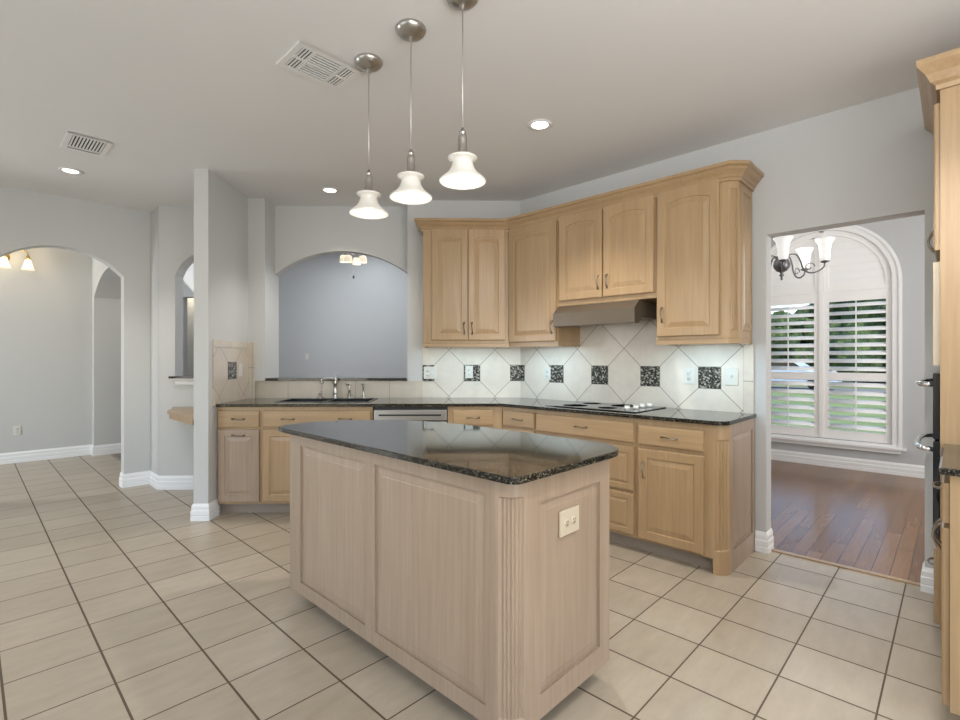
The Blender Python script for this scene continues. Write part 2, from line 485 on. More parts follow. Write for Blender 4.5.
# hall beyond
m = MB(); m.wall(-3.4, 1.6, 0, H, 0.12)
struct(m.build('wall_hall', M_WALL, loc=(0, 8.36, 0)))
m = MB(); m.wall(-8.36, -6.105, 0, H, 0.43, [(-8.22, -6.30, 0, 2.10, 0.27)])
struct(m.build('wall_hall_side', M_WALL, loc=(1.17, 0, 0), rotz=ROT_R))
m = MB(); m.wall(-8.6, 3.4, 0, H, 0.12, [(-4.2, -0.2, 0.25, 2.4, 0)])
struct(m.build('wall_rear', M_WALL, loc=(-3.25, 0, 0), rotz=ROT_R))
m = MB(); m.wall(-3.4, 3.66, 0, H, 0.12, [(-3.0, 1.8, 0.4, 2.4, 0)])
struct(m.build('wall_behind_camera', M_WALL, loc=(0, -3.30, 0)))
# living room
m = MB(); m.wall(-5.2, 0.3, 0, 3.42, 0.12)
struct(m.build('wall_living', M_WALLB, loc=D(0, 9.7), rotz=ROT_D))
m = MB(); m.box(0.2, 0.32, 5.0, 9.8, 0, 3.42); m.box(-4.9, -4.78, 6.9, 9.8, 0, 3.42)
struct(m.build('wall_living_side', M_WALLB, rotz=ROT_D))
m = MB(); m.wall(-4.3, -2.84, 0, 3.42, 0.12, [(-3.75, -2.95, 0, 2.09, 0)])
m.box(-4.3, -2.86, 0.5, 0.53, 0, 2.6); m.box(-2.86, -2.84, 0.12, 0.5, 0, 2.6)
struct(m.build('wall_living_alcove', M_WALLB, loc=D(0, 6.5), rotz=ROT_D))
lamp('alcove_light', 'POINT', D(-3.85, 6.78, 2.2), 4, (1.0, 0.86, 0.62), 0.08)
# dining room
m = MB(); m.wall(-3.0, 1.6, 0, 3.2, 0.14, [(-1.83, -0.51, 0.33, 2.16, 0.66)], n=48)
struct(m.build('wall_dining_window', M_WALLB, loc=(7.13, 0, 0), rotz=ROT_R))
m = MB(); m.box(3.78, 7.2, 2.90, 3.02, 0, 3.2); m.box(3.78, 7.2, -1.62, -1.5, 0, 3.2)
struct(m.build('wall_dining_side', M_WALLB))

# baseboards
BB = [(0,0),(.017,0),(.017,.035),(.0125,.040),(.0165,.045),(.0165,.078),(.0115,.084),(.0125,.112),(.005,.132),(0,.134)]
def bboard(name, *paths):
    m = MB()
    for p in paths: m.sweep(BB, p)
    struct(m.build(name, M_TRIM))
Dp = lambda s, t: D(s, t)[:2]
bboard('baseboard_left', [(-0.5,5.97+0.135),(-0.5,5.97),(0.13,5.97),(0.13,6.105)], [(1.087,6.105),(1.087,5.97),(1.31,5.97),(1.31,5.645),Dp(-3.04,4.915),Dp(-2.195,4.915)])
bboard('baseboard_hall', [(-3.1,8.36),(1.17,8.36),(1.17,8.22),(1.6,8.22)])
bboard('baseboard_wing', [Dp(-2.195,4.91),Dp(-2.195,3.96),Dp(-2.08,3.96),Dp(-2.08,4.10)])
bboard('baseboard_range', [(XW,0.965),(XW,0.903),(3.78,0.903)], [(3.78,0.125),(XW,0.125),(XW,0.055)])
bboard('baseboard_dining', [(7.13,2.90),(7.13,-1.5)])

# backsplash on the diagonal and range walls
M_BSD = backsplash_mat('diagonal_tile_sink', True, -0.206, 0.928, 0.3083)
M_BSR = backsplash_mat('diagonal_tile_range', True, -1.915, 0.928, 0.3083)
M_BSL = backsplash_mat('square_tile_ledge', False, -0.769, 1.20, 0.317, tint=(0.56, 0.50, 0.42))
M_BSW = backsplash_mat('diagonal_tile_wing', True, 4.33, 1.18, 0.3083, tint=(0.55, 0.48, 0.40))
M_GROUT = simple('grout', (0.26, 0.24, 0.21), 0.8)
m = MB(); m.box(-0.455, sC-0.003, -0.010, 0, 0.90, 1.40)
bsd = struct(m.build('backsplash_sink', M_BSD, loc=D(0, TW), rotz=ROT_D))
m = MB(); m.box(-CY+0.003, -0.975, -0.010, 0, 0.90, 1.38); m.box(-CY+0.003, -1.02, -0.010, 0, 1.38, 1.74)
bsr = struct(m.build('backsplash_range', M_BSR, loc=(XW, 0, 0), rotz=ROT_R))
m = MB(); m.box(-2.078, -0.455, -0.010, 0, 0.90, 1.075)
struct(m.build('backsplash_ledge', M_BSL, loc=D(0, TW), rotz=ROT_D))
m = MB(); m.box(4.02, 4.66, -0.010, 0, 0.90, 1.375)
bsw = m.build('backsplash_wing', M_BSW, loc=D(-2.08, 0), rotz=PI/4); struct(bsw)
m = MB(); m.box(4.02, 4.66, -0.011, 0, 1.379, 1.435); 
m.build('border_row', M_BSL, bsw)
m = MB(); m.box(-2.078, -2.018, -0.050, -0.040, 0.90, 1.435)
struct(m.build('backsplash_pier', M_BSL, loc=D(0, TW), rotz=ROT_D))
# granite accent squares
def accent(parent, u, z, w=0.152, w2=None, mat=M_GTILE):
    w2 = w2 or w
    m = MB(); m.box(u-w/2-0.003, u+w2/2+0.003, -0.0115, -0.009, z-w/2-0.003 if w2 == w else z-0.079, z+0.079); 
    g = m.build('accent_grout', M_GROUT, parent)
    m = MB(); m.box(u-w/2, u+w2/2, -0.014, -0.010, z-0.076, z+0.076)
    return tag(m.build('accent_tile', mat, parent), 'black speckled granite accent tile')
AZ = 1.147
accent(bsd, 0.012, AZ); accent(bsd, 0.426, AZ, 0.10, 0.10)
m = MB(); m.box(-0.455, -0.345, -0.014, -0.010, AZ-0.076, AZ+0.076); m.build('accent_tile', M_GTILE, bsd)
for y in (2.570, 2.134, 1.697, 1.258): accent(bsr, -y, AZ)
m = MB(); m.box(-CY+0.004, -CY+0.055, -0.014, -0.010, AZ-0.076, AZ+0.076); m.build('accent_tile', M_GTILE, bsr)
m = MB(); m.box(4.255, 4.405, -0.014, -0.010, 1.105, 1.255); m.build('accent_tile', M_GTILE, bsw)
# plain border strip of tile at the right end of the range wall
m = MB(); m.box(-1.038, -0.975, -0.0125, -0.0095, 0.915, 1.375)
m.build('border_strip', backsplash_mat('border_tile', False, -1.30, 1.13, 0.261), bsr)

# ================================================================== CABINETS
def door_mesh(w, h, arch=0.0, th=0.02, margin=0.055, raised=True, m=None, x0=0.0, z0=0.0, field=0.028, topm=0.0, dp=1.0):
    m = m or MB()
    N = 12 if arch else 1
    def loop(ins, y, ar):
        xl, xr, zb, zt = x0+ins, x0+w-ins, z0+ins, z0+h-ins-(topm if ins >= margin and raised else 0)
        pts = [(xl, y, zb), (xr, y, zb)]
        for k in range(N+1):
            u = 1 - k/N
            z = zt + (ar*(1-(2*u-1)**2) - ar if ar else 0)
            pts.append((xl+(xr-xl)*u, y, z))
        return pts
    L = [loop(0, 0, 0), loop(0, -th+0.006, 0), loop(0.003, -th+0.001, 0), loop(0.008, -th, 0)]
    if raised:
        L += [loop(margin, -th, arch), loop(margin+0.003, -th+0.006*dp, arch), loop(margin+0.009, -th+0.007*dp, arch), loop(margin+0.009+field, -th+0.001, arch), loop(margin+0.012+field, -th, arch)]
    else:
        L += [loop(0.012, -th, 0)]
    m.loops(L, True, True)
    return m
def pull_mesh(length=0.095, vert=False):
    # ornate bow pull standing off the face, centred on the origin
    m = MB(); pts = []; rr = []
    n = 14
    for k in range(n+1):
        a = k/n; u = (a-0.5)*length
        y = -0.004 - 0.024*math.sin(PI*a)**0.7
        z = 0.004*math.sin(2*PI*a)
        pts.append((u, y, z)); rr.append(0.0034+0.0022*abs(math.cos(PI*a))**3 + 0.0012*(1 if abs(a-0.5) < 0.08 else 0))
    m.tube(pts, rr, 8)
    for s_ in (-1, 1): m.lathe([(0.001,-0.008),(0.007,-0.007),(0.0085,-0.003),(0.0085,0.0)], (s_*length/2, 0, 0), 10, 'Y')
    if vert:
        m.v = [(z, y, x) for x, y, z in m.v]; m.f = [f[::-1] for f in m.f]
    return m
def pull(parent, x, y, z, vert=False, name='handle'):
    o = pull_mesh(vert=vert).build(name, M_PULL, parent); o.location = (x, y, z); return o
def add_door(root, x, z, w, h, arch=0.0, hx=None, hz=None, hvert=True, mat=M_WOOD, margin=0.055, name='door'):
    o = door_mesh(w, h, arch, margin=margin, topm=0.018 if arch else 0).build(name, mat, root); o.location = (x, -0.001, z)
    if hx is not None: pull(o, hx, -0.02, hz, hvert)
    return o
def add_drawer(root, x, z, w, h, handles=(0.5,), raised=False, mat=M_WOODH, name='drawer'):
    o = door_mesh(w, h, 0, margin=0.038, raised=raised, field=0.016).build(name, mat, root); o.location = (x, -0.001, z)
    for k in handles: pull(o, w*k, -0.02, h*0.5, False)
    return o
BT = 0.890   # underside of worktop
def base_body(root, poly, toe=None, z1=BT-0.002):
    m = MB(); m.prism(poly, 0.092, z1); m.build('body', M_WOOD, root, bevel=0.002)
    if toe:
        m = MB(); m.prism(toe, 0.0, 0.0915); m.build('toe_kick', M_TOE, root)
TF = 4.085          # front plane of the sink run
XF = 3.075          # front plane of the range run
sF = XF*R2 - TF     # front corner in s
dep = TW-0.012-TF
# 1 waste cabinet
c = thing('base_cabinet', 'narrow base cabinet beside the white wing wall, one drawer over one door', 'cabinet', D(-2.075, TF), ROT_D)
base_body(c, [(0,0),(0.362,0),(0.362,dep),(0,dep)], [(0,0.07),(0.362,0.07),(0.362,dep),(0,dep)])
add_drawer(c, 0.014, 0.722, 0.335, 0.135)
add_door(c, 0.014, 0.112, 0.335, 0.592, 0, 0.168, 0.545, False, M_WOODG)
# 2 sink cabinet
c = thing('sink_cabinet', 'wide base cabinet under the sink with two pulls on its drawer front', 'cabinet', D(-1.712, TF), ROT_D)
W = 0.905
base_body(c, [(0,0),(W,0),(W,0.14),(W,dep),(0,dep)], [(0,0.07),(W,0.07),(W,dep),(0,dep)], z1=0.70)
m = MB(); m.box(0, W, 0, 0.05, 0.70, BT-0.002); m.build('face_frame', M_WOOD, c)
add_drawer(c, 0.014, 0.722, W-0.028, 0.135, (0.235, 0.765))
add_door(c, 0.014, 0.112, W/2-0.018, 0.592, 0, W/2-0.055, 0.50)
add_door(c, W/2+0.004, 0.112, W/2-0.018, 0.592, 0, 0.035, 0.50)
# 3 dishwasher
c = thing('dishwasher', 'stainless steel dishwasher between the sink cabinet and the corner drawers', 'dishwasher', D(-0.803, TF), ROT_D)
m = MB(); m.box(0.004, 0.612, 0.0, dep, 0.10, BT-0.004); m.build('body', M_BLACK, c)
m = MB(); m.box(0.010, 0.606, -0.022, 0, 0.115, 0.765); m.build('door', M_STEEL, c, bevel=0.003)
m = MB(); m.box(0.010, 0.606, -0.024, 0, 0.775, 0.862); pnl = m.build('control_panel', M_STEEL, c, bevel=0.004)
m = MB(); m.box(0.05, 0.56, -0.0255, -0.0235, 0.812, 0.826); m.build('grip_slot', M_BLACK, pnl)
m = MB(); m.box(0.010, 0.606, 0.06, 0.10, 0.0, 0.10); m.build('toe_kick', M_BLACK, c)
# 4 corner drawer unit on the diagonal
x1 = sF+0.192; w = x1
c = thing('corner_cabinet', 'base drawer unit right of the dishwasher, ending at the counter corner', 'cabinet', D(-0.190, TF), ROT_D)
base_body(c, [(0,0),(sF+0.190,0),(sC+0.190-0.006,dep),(0,dep)], [(0,0.07),(sF+0.215,0.07),(sC+0.180,dep),(0,dep)])
add_drawer(c, 0.045, 0.735, 0.33, 0.125)
add_drawer(c, 0.045, 0.43, 0.33, 0.285, raised=True, mat=M_WOOD)
add_drawer(c, 0.045, 0.112, 0.33, 0.30, raised=True, mat=M_WOOD)
# 5 corner drawer unit on the range wall; local x=0 at world y=2.742
yF = TF*R2 - XF     # world y of the front corner
depR = XW-0.012-XF
c = thing('corner_cabinet', 'narrow base drawer unit left of the cooktop drawers, at the counter corner', 'cabinet', (XF, yF, 0), ROT_R)
w = yF-2.352
base_body(c, [(0.002,0),(w,0),(w,depR),(-(CY-yF)+0.006,depR)], [(0.03,0.07),(w,0.07),(w,depR),(-(CY-yF)+0.02,depR)])
add_drawer(c, 0.016, 0.735, w-0.028, 0.125)
add_drawer(c, 0.016, 0.43, w-0.028, 0.285, raised=True, mat=M_WOOD)
add_drawer(c, 0.016, 0.112, w-0.028, 0.30, raised=True, mat=M_WOOD)
# 6 cooktop drawers
c = thing('drawer_cabinet', 'wide three-drawer base cabinet under the cooktop', 'cabinet', (XF, 2.351, 0), ROT_R)
w = 2.351-1.526
base_body(c, [(0,0),(w,0),(w,depR),(0,depR)], [(0,0.07),(w,0.07),(w,depR),(0,depR)])
add_drawer(c, 0.010, 0.725, w-0.02, 0.135)
add_drawer(c, 0.010, 0.405, w-0.02, 0.29, (0.5,), raised=True, mat=M_WOOD)
add_drawer(c, 0.010, 0.112, w-0.02, 0.275, (0.5,), raised=True, mat=M_WOOD)
# corner post: quarter round with flutes; (cx,cy) centre, angles a0..a1
def corner_post(parent, cx, cy, r, a0, a1, z0, z1, f0, f1, mat, nfl=5, name='corner_post'):
    def ring(z, flute):
        pts = [(cx, cy, z)]
        n = nfl*6
        for k in range(n+1):
            u = k/n; a = a0+(a1-a0)*u; rr = r
            if flute and 0.16 < u < 0.84:
                q = (u-0.16)/0.68*nfl; rr = r-0.006*abs(math.sin(PI*q))**0.6 - 0.003
            pts.append((cx+rr*math.cos(a), cy+rr*math.sin(a), z))
        return pts
    m = MB(); m.loops([ring(z0, 0), ring(f0, 0), ring(f0+0.006, 1), ring(f1-0.006, 1), ring(f1, 0), ring(z1, 0)])
    return m.build(name, mat, parent)
# 7 right end cabinet
y0_, y1_ = 1.525, 0.966
c = thing('base_cabinet', 'base cabinet at the right end of the counter by the doorway, rounded corner post', 'cabinet', (XF, y0_, 0), ROT_R)
w = y0_-y1_; r = 0.075
m = MB(); m.prism([(0,0),(w-r,0),(w-r,0.03),(w-0.005,r),(w-0.012,r+0.01),(w-0.012,depR),(0,depR)], 0.092, BT-0.002); m.build('body', M_WOOD, c)
m = MB(); m.prism([(0,0.07),(w-0.10,0.07),(w-0.10,depR),(0,depR)], 0, 0.0915); m.build('toe_kick', M_TOE, c)
corner_post(c, w-r, r, r, -PI/2, 0, 0.0, BT-0.002, 0.14, 0.80, M_WOOD, 4)
m = MB(); m.wall(r, depR, 0.0, BT-0.002, 0.012, [(r+0.05, depR-0.05, 0.13, 0.82, 0)])
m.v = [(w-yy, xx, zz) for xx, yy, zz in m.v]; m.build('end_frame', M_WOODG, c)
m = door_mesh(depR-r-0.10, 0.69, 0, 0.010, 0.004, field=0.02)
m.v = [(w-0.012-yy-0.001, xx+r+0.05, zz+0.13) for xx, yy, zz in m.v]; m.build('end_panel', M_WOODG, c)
add_drawer(c, 0.022, 0.722, 0.415, 0.125)
add_door(c, 0.022, 0.105, 0.415, 0.59, 0, 0.038, 0.455)

# worktops
def arc(cx, cy, r, a0, a1, n=8): return [(cx+r*math.cos(a0+(a1-a0)*k/n), cy+r*math.sin(a0+(a1-a0)*k/n)) for k in range(n+1)]
tf = TF-0.032; xf = XF-0.032
def dpoly(m, s0, s1, t0, t1, z0, z1): m.prism([Dp(s0,t0), Dp(s1,t0), Dp(s1,t1), Dp(s0,t1)], z0, z1)
m = MB()
S0, S1, T0, T1 = -1.64, -0.87, 4.22, 4.56
zt0, zt1 = BT, 0.914
dpoly(m, -2.067, S0, tf, TW-0.011, zt0, zt1); dpoly(m, S0, S1, tf, T0, zt0, zt1); dpoly(m, S0, S1, T1, TW-0.011, zt0, zt1)
fc = (xf, tf*R2-xf); wc = (XW-0.011, (TW-0.011)*R2-(XW-0.011))
m.prism([Dp(S1, tf), fc, wc, Dp(S1, TW-0.011)], zt0, zt1)
rc = 0.075
m.prism([fc] + arc(xf+rc, 0.958+rc, rc, PI, 1.5*PI) + [(XW-0.011, 0.958), wc], zt0, zt1)
wt = m.build('granite_worktop', M_GRAN)
tag(wt, 'L-shaped black granite worktop along the sink wall and range wall', 'countertop')
m = MB(); m.prism([Dp(-1.93,4.665), Dp(-0.60,4.665), Dp(-0.60,4.89), Dp(-0.60,5.04), Dp(-1.95,5.04), Dp(-1.92,4.89)], 1.0755, 1.101)
tag(m.build('granite_ledge', M_GRAN), 'black granite bar ledge in the arched opening behind the sink', 'ledge')
m = MB(); m.prism([Dp(-2.935,4.86), Dp(-2.235,4.86), Dp(-2.235,5.08), Dp(-2.935,5.08)], 1.0905, 1.112)
lg = m.build('granite_sill', M_GRAN); tag(lg, 'small black granite sill in the wall opening left of the wing wall', 'ledge')
m = MB(); m.extrude_x([(-0.0,0),(0,-0.062),(-0.012,-0.060),(-0.018,-0.03),(-0.045,-0.010),(-0.048,0)], -2.90, -2.235)
mm = m.build('sill_molding', M_TRIM, lg)
for vtx in mm.data.vertices:
    p = D(vtx.co.x, 4.914+vtx.co.y, 1.090+vtx.co.z); vtx.co = p
# desk
deskp = [(1.262, 4.46), (1.262, 5.15), (1.40, 5.50), Dp(-2.93,4.91), Dp(-2.20,4.91), Dp(-2.20,4.05)]
m = MB(); m.prism(deskp, 0.785, 0.81)
dk = m.build('desk_top', M_WOODH); tag(dk, 'light wood built-in desk top behind the white wing wall', 'desk')
m = MB(); m.prism([(1.274,4.47),(1.274,5.14),(1.292,5.14),(1.292,4.49)], 0.74, 0.785); m.build('apron', M_WOODH, dk)

# upper cabinets
TU = 4.37; XU = 3.33
sU = XU*R2 - TU; yU = TU*R2 - XU
ZT = 2.445
depU = TW-0.004-TU; depUR = XW-0.004-XU
def upper_body(root, poly, z0, z1=ZT):
    m = MB(); m.prism(poly, z0, z1); m.build('body', M_WOOD, root, bevel=0.002)
def rail(root, path, z0, z1):
    m = MB(); m.sweep([(0.0, 0.0), (0.0, z1-z0), (-0.018, z1-z0), (-0.018, 0.0)], path, z0); m.build('light_rail', M_WOODH, root)
c = thing('upper_cabinet', 'two-door wall cabinet with arched panels on the diagonal wall beside the arch', 'cabinet', D(-0.421, TU), ROT_D)
upper_body(c, [(0,0),(sU+0.420,0),(sC+0.421-0.012,depU),(0,depU)], 1.418)
rail(c, [(0.0,depU),(0.0,0.0),(sU+0.420,0.0)], 1.385, 1.4175)
add_door(c, 0.078, 1.445, 0.318, 0.980, 0.014, 0.285, 0.105)
add_door(c, 0.400, 1.445, 0.325, 0.980, 0.014, 0.033, 0.105)
c = thing('upper_cabinet', 'single-door wall cabinet in the corner, left of the range hood', 'cabinet', (XU, yU, 0), ROT_R)
w = yU-2.325
m = MB(); m.prism([(0.002,0),(w,0),(w,depUR),(-(CY-yU)+0.012,depUR)], 1.418, 1.695)
rail(c, [(0.002,0.0),(w,0.0),(w,depUR)], 1.385, 1.4175)
m.prism([(0.002,0),(w,0),(w,depUR),(-(CY-yU)+0.012,depUR)], 1.6955, ZT)
m.build('body', M_WOOD, c)
add_door(c, 0.012, 1.425, w-0.025, 1.0, 0.022, w-0.06, 0.115)
c = thing('upper_cabinet', 'short two-door wall cabinet directly above the range hood', 'cabinet', (XU, 2.324, 0), ROT_R)
w = 2.324-1.502
upper_body(c, [(0,0),(w,0),(w,depUR),(0,depUR)], 1.705)
add_door(c, 0.014, 1.745, 0.392, 0.680, 0.024, 0.36, 0.115)
add_door(c, 0.416, 1.745, 0.392, 0.680, 0.024, 0.033, 0.115)
c = thing('upper_cabinet', 'tall single-door wall cabinet at the right end, beside the doorway wall', 'cabinet', (XU, 1.501, 0), ROT_R)
w = 1.501-0.985
upper_body(c, [(0,0),(w-0.046,0),(w,0.046),(w,depUR),(0,depUR)], 1.411)
rail(c, [(0.0,depUR),(0.0,0.0),(w-0.046,0.0),(w,0.046),(w,depUR)], 1.378, 1.4105)
add_door(c, 0.012, 1.432, 0.405, 0.995, 0.024, 0.036, 0.15)
m = MB()
chm = door_mesh(0.046, 0.90, 0, 0.005, 0.005, field=0.008)
Mx = Matrix.Translation((w-0.039, 0.0065, 1.46)) @ Matrix.Rotation(PI/4, 4, 'Z'); chm.xf(Mx)
chm.build('corner_panel', M_WOOD, c)
chm = door_mesh(0.19, 0.90, 0, 0.006, 0.014, field=0.02)
chm.v = [(w+0.0005-yy, xx+0.10, zz+1.46) for xx, yy, zz in chm.v]; chm.build('end_panel', M_WOOD, c)
# crown
CR = [(0.0,-0.045),(0.010,-0.045),(0.012,-0.028),(0.020,-0.022),(0.028,-0.006),(0.048,0.016),(0.056,0.030),(0.066,0.036),(0.070,0.040),(0.070,0.058),(0.0,0.058)]
m = MB(); m.sweep(CR, [Dp(-0.422,TW-0.004), Dp(-0.422,TU-0.001), (XU-0.001, yU), (XU-0.001, 1.031), (3.376, 0.984), (XW-0.004, 0.984)], 2.446)
tag(m.build('crown_molding', M_WOODH), 'wood crown molding running over the wall cabinets', 'molding')
# under-cabinet lights
def strip(label, loc, rot, L, power):
    t = thing('under_cabinet_light', label, 'light', loc, rot)
    m = MB(); m.box(0, L, -0.02, 0.02, -0.010, 0.0); m.build('housing', M_WHITEP, t, bevel=0.002)
    m = MB(); m.box(0.01, L-0.01, -0.015, 0.015, -0.012, -0.0095); m.build('lens', M_UCL, t)
    p = Matrix.Translation(loc) @ Matrix.Rotation(rot, 4, 'Z') @ Vector((L/2, 0.0, -0.018))
    o = lamp('under_cabinet_glow', 'AREA', p, power*0.85, (0.50, 0.80, 1.0), L, 0.03, aim=(0,0,-1))
    o.rotation_euler = (0, 0, rot)
strip('slim light strip under the two-door wall cabinet', D(-0.36, TU+0.045, 1.417), ROT_D, 0.62, 1.9)
strip('slim light strip under the corner wall cabinet', (XU+0.045, 2.76, 1.417), ROT_R, 0.40, 2.0)
strip('slim light strip under the wall cabinet at the right end', (XU+0.045, 1.46, 1.410), ROT_R, 0.40, 2.5)

# range hood
c = thing('range_hood', 'dark bronze range hood under the short wall cabinet', 'range hood', (XW, 2.322, 0), ROT_R)
w = 2.322-1.625
m = MB(); m.extrude_x([(-0.41,1.535),(-0.41,1.643),(-0.33,1.703),(-0.013,1.703),(-0.013,1.58),(-0.28,1.58),(-0.35,1.535)], 0, w); m.build('body', M_HOOD, c, bevel=0.003)
m = MB(); m.box(0.12, w-0.12, -0.27, -0.06, 1.574, 1.581); m.build('filter', M_STEEL, c)

# cooktop
c = thing('cooktop', 'black glass electric cooktop with white knobs set on the worktop', 'cooktop', (3.135, 1.56, 0.914))
m = MB(); m.box(0, 0.49, 0, 0.755, 0, 0.007); m.build('glass_surface', M_BLACKG, c, bevel=0.002)
m = MB()
for bx, by, br in ((0.13,0.28,0.075),(0.37,0.28,0.10),(0.13,0.56,0.10),(0.37,0.56,0.075)):
    m.lathe([(br,0.0072),(br-0.003,0.0078),(br-0.006,0.0072)], (bx,by,0), 32)
m.build('burner_ring', simple('grey_print', (0.12,0.12,0.12), 0.3), c)
for kx, ky in ((0.115,0.120),(0.195,0.095),(0.335,0.115),(0.415,0.095)):
    m = MB(); m.lathe([(0.001,0.0),(0.021,0.0),(0.021,0.012),(0.017,0.022),(0.001,0.023)], (kx,ky,0.007), 20); m.box(kx-0.004,kx+0.004,ky-0.019,ky+0.019,0.028,0.036)
    m.build('knob', M_WHITEP, c)

# sink + faucet set
M_SINK = simple('black_composite', (0.012,0.012,0.013), 0.25)
c = thing('kitchen_sink', 'black double-bowl sink set in the worktop below the arch', 'sink', D(0,0,0), ROT_D)
m = MB()
for a, b in ((S0+0.004, -1.27), (-1.25, S1-0.004)):
    z0_, z1_ = 0.72, 0.913
    A = [(a,T0+0.004),(b,T0+0.004),(b,T1-0.004),(a,T1-0.004)]
    ctr = ((a+b)/2, (T0+T1)/2)
    inn = [(p[0]+(0.012 if p[0] < ctr[0] else -0.012), p[1]+(0.012 if p[1] < ctr[1] else -0.012)) for p in A]
    m.loops([[(x,y,z0_-0.01) for x,y in A],[(x,y,z1_) for x,y in A],[(x,y,z1_) for x,y in inn],[(x,y,z0_) for x,y in inn]])
m.build('basin', M_SINK, c)
m = MB()
m.prism([(S0-0.015,T0-0.015),(S1+0.015,T0-0.015),(S1+0.015,T0+0.006),(S0-0.015,T0+0.006)],0.9141,0.918)
m.prism([(S0-0.015,T1-0.006),(S1+0.015,T1-0.006),(S1+0.015,T1+0.012),(S0-0.015,T1+0.012)],0.9141,0.918)
m.prism([(S0-0.015,T0+0.006),(S0+0.006,T0+0.006),(S0+0.006,T1-0.006),(S0-0.015,T1-0.006)],0.9141,0.918)
m.prism([(S1-0.006,T0+0.006),(S1+0.015,T0+0.006),(S1+0.015,T1-0.006),(S1-0.006,T1-0.006)],0.9141,0.918)
m.build('rim', M_SINK, c)
tF = 4.625
def sS(px, t): return t*((px-480)/494.42*1.0002+0.0188)/(1-0.0188*(px-480)/494.42) 
f_ = thing('faucet', 'brushed nickel kitchen faucet with a side spout behind the sink', 'faucet', D(sS(335.5,tF), tF, 0.914), ROT_D)
m = MB(); m.lathe([(0.001,0),(0.027,0),(0.030,0.006),(0.023,0.016),(0.019,0.045),(0.023,0.05),(0.018,0.06),(0.0165,0.13),(0.021,0.137),(0.021,0.15),(0.017,0.158),(0.020,0.166),(0.020,0.178),(0.012,0.19),(0.001,0.19)], n=20); m.build('stem', M_NICKEL, f_)
m = MB(); m.tube([(0,0,0.172),(-0.03,-0.03,0.180),(-0.065,-0.085,0.182),(-0.082,-0.12,0.176),(-0.087,-0.132,0.160),(-0.088,-0.134,0.145)], [0.015,0.014,0.013,0.013,0.017,0.018], 12); m.build('spout', M_NICKEL, f_)
m = MB(); m.tube([(0,0,0.19),(0.004,0.01,0.205),(0.002,0.03,0.225)], [0.007,0.005,0.006], 8); m.ball((0.002,0.032,0.229), 0.008, 8); m.build('lever', M_NICKEL, f_)
f_ = thing('soap_dispenser', 'short nickel soap dispenser cap left of the faucet', 'soap dispenser', D(sS(320.5,tF), tF, 0.914), ROT_D)
m = MB(); m.lathe([(0.001,0),(0.024,0),(0.024,0.006),(0.018,0.02),(0.010,0.032),(0.009,0.04),(0.001,0.04)], n=16); m.build('base', M_NICKEL, f_)
m = MB(); m.ball((0,0,0.052), 0.015, 12); m.build('cap', M_NICKEL, f_)
f_ = thing('side_sprayer', 'nickel side sprayer on a flared base right of the faucet', 'sprayer', D(sS(349.5,tF), tF, 0.914), ROT_D)
m = MB(); m.lathe([(0.001,0),(0.025,0),(0.025,0.006),(0.017,0.018),(0.015,0.05),(0.001,0.05)], n=16); m.build('base', M_NICKEL, f_)
m = MB(); m.lathe([(0.001,0.05),(0.011,0.05),(0.010,0.08),(0.014,0.11),(0.013,0.128),(0.001,0.13)], n=16); m.tube([(0,0,0.122),(-0.012,-0.018,0.135),(-0.02,-0.03,0.132)], [0.008,0.009,0.011], 10); m.build('head', M_NICKEL, f_)
f_ = thing('lever_tap', 'slim nickel filtered-water tap, rightmost fitting on the sink deck', 'tap', D(sS(363.5,tF), tF, 0.914), ROT_D)
m = MB(); m.lathe([(0.001,0),(0.022,0),(0.022,0.005),(0.013,0.016),(0.008,0.04),(0.007,0.10),(0.010,0.105),(0.010,0.118),(0.001,0.122)], n=16); m.build('base', M_NICKEL, f_)
m = MB(); m.tube([(0,0,0.115),(-0.008,-0.02,0.135),(-0.010,-0.04,0.130)], [0.006,0.0055,0.006], 8); m.tube([(0,0,0.118),(0.012,0.004,0.138)], 0.004, 8); m.build('spout', M_NICKEL, f_)

# ================================================================== ISLAND
isl = thing('kitchen_island', 'greyish wood kitchen island base with fluted corner post', 'island', (1.185, 1.0, 0))
IW, IL = 0.60, 1.535      # x extent, y extent
zi0, zi1 = 0.075, BT-0.001
r = 0.078
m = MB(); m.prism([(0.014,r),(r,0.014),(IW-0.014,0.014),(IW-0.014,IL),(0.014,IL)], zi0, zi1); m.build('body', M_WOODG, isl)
m = MB(); m.prism([(0.09,0.09),(IW-0.06,0.09),(IW-0.06,IL-0.08),(0.09,IL-0.08)], 0, zi0); m.build('toe_kick', M_TOE, isl)
corner_post(isl, r, r, r, PI, 1.5*PI, zi0, zi1, 0.115, 0.835, M_WOODG, 6)
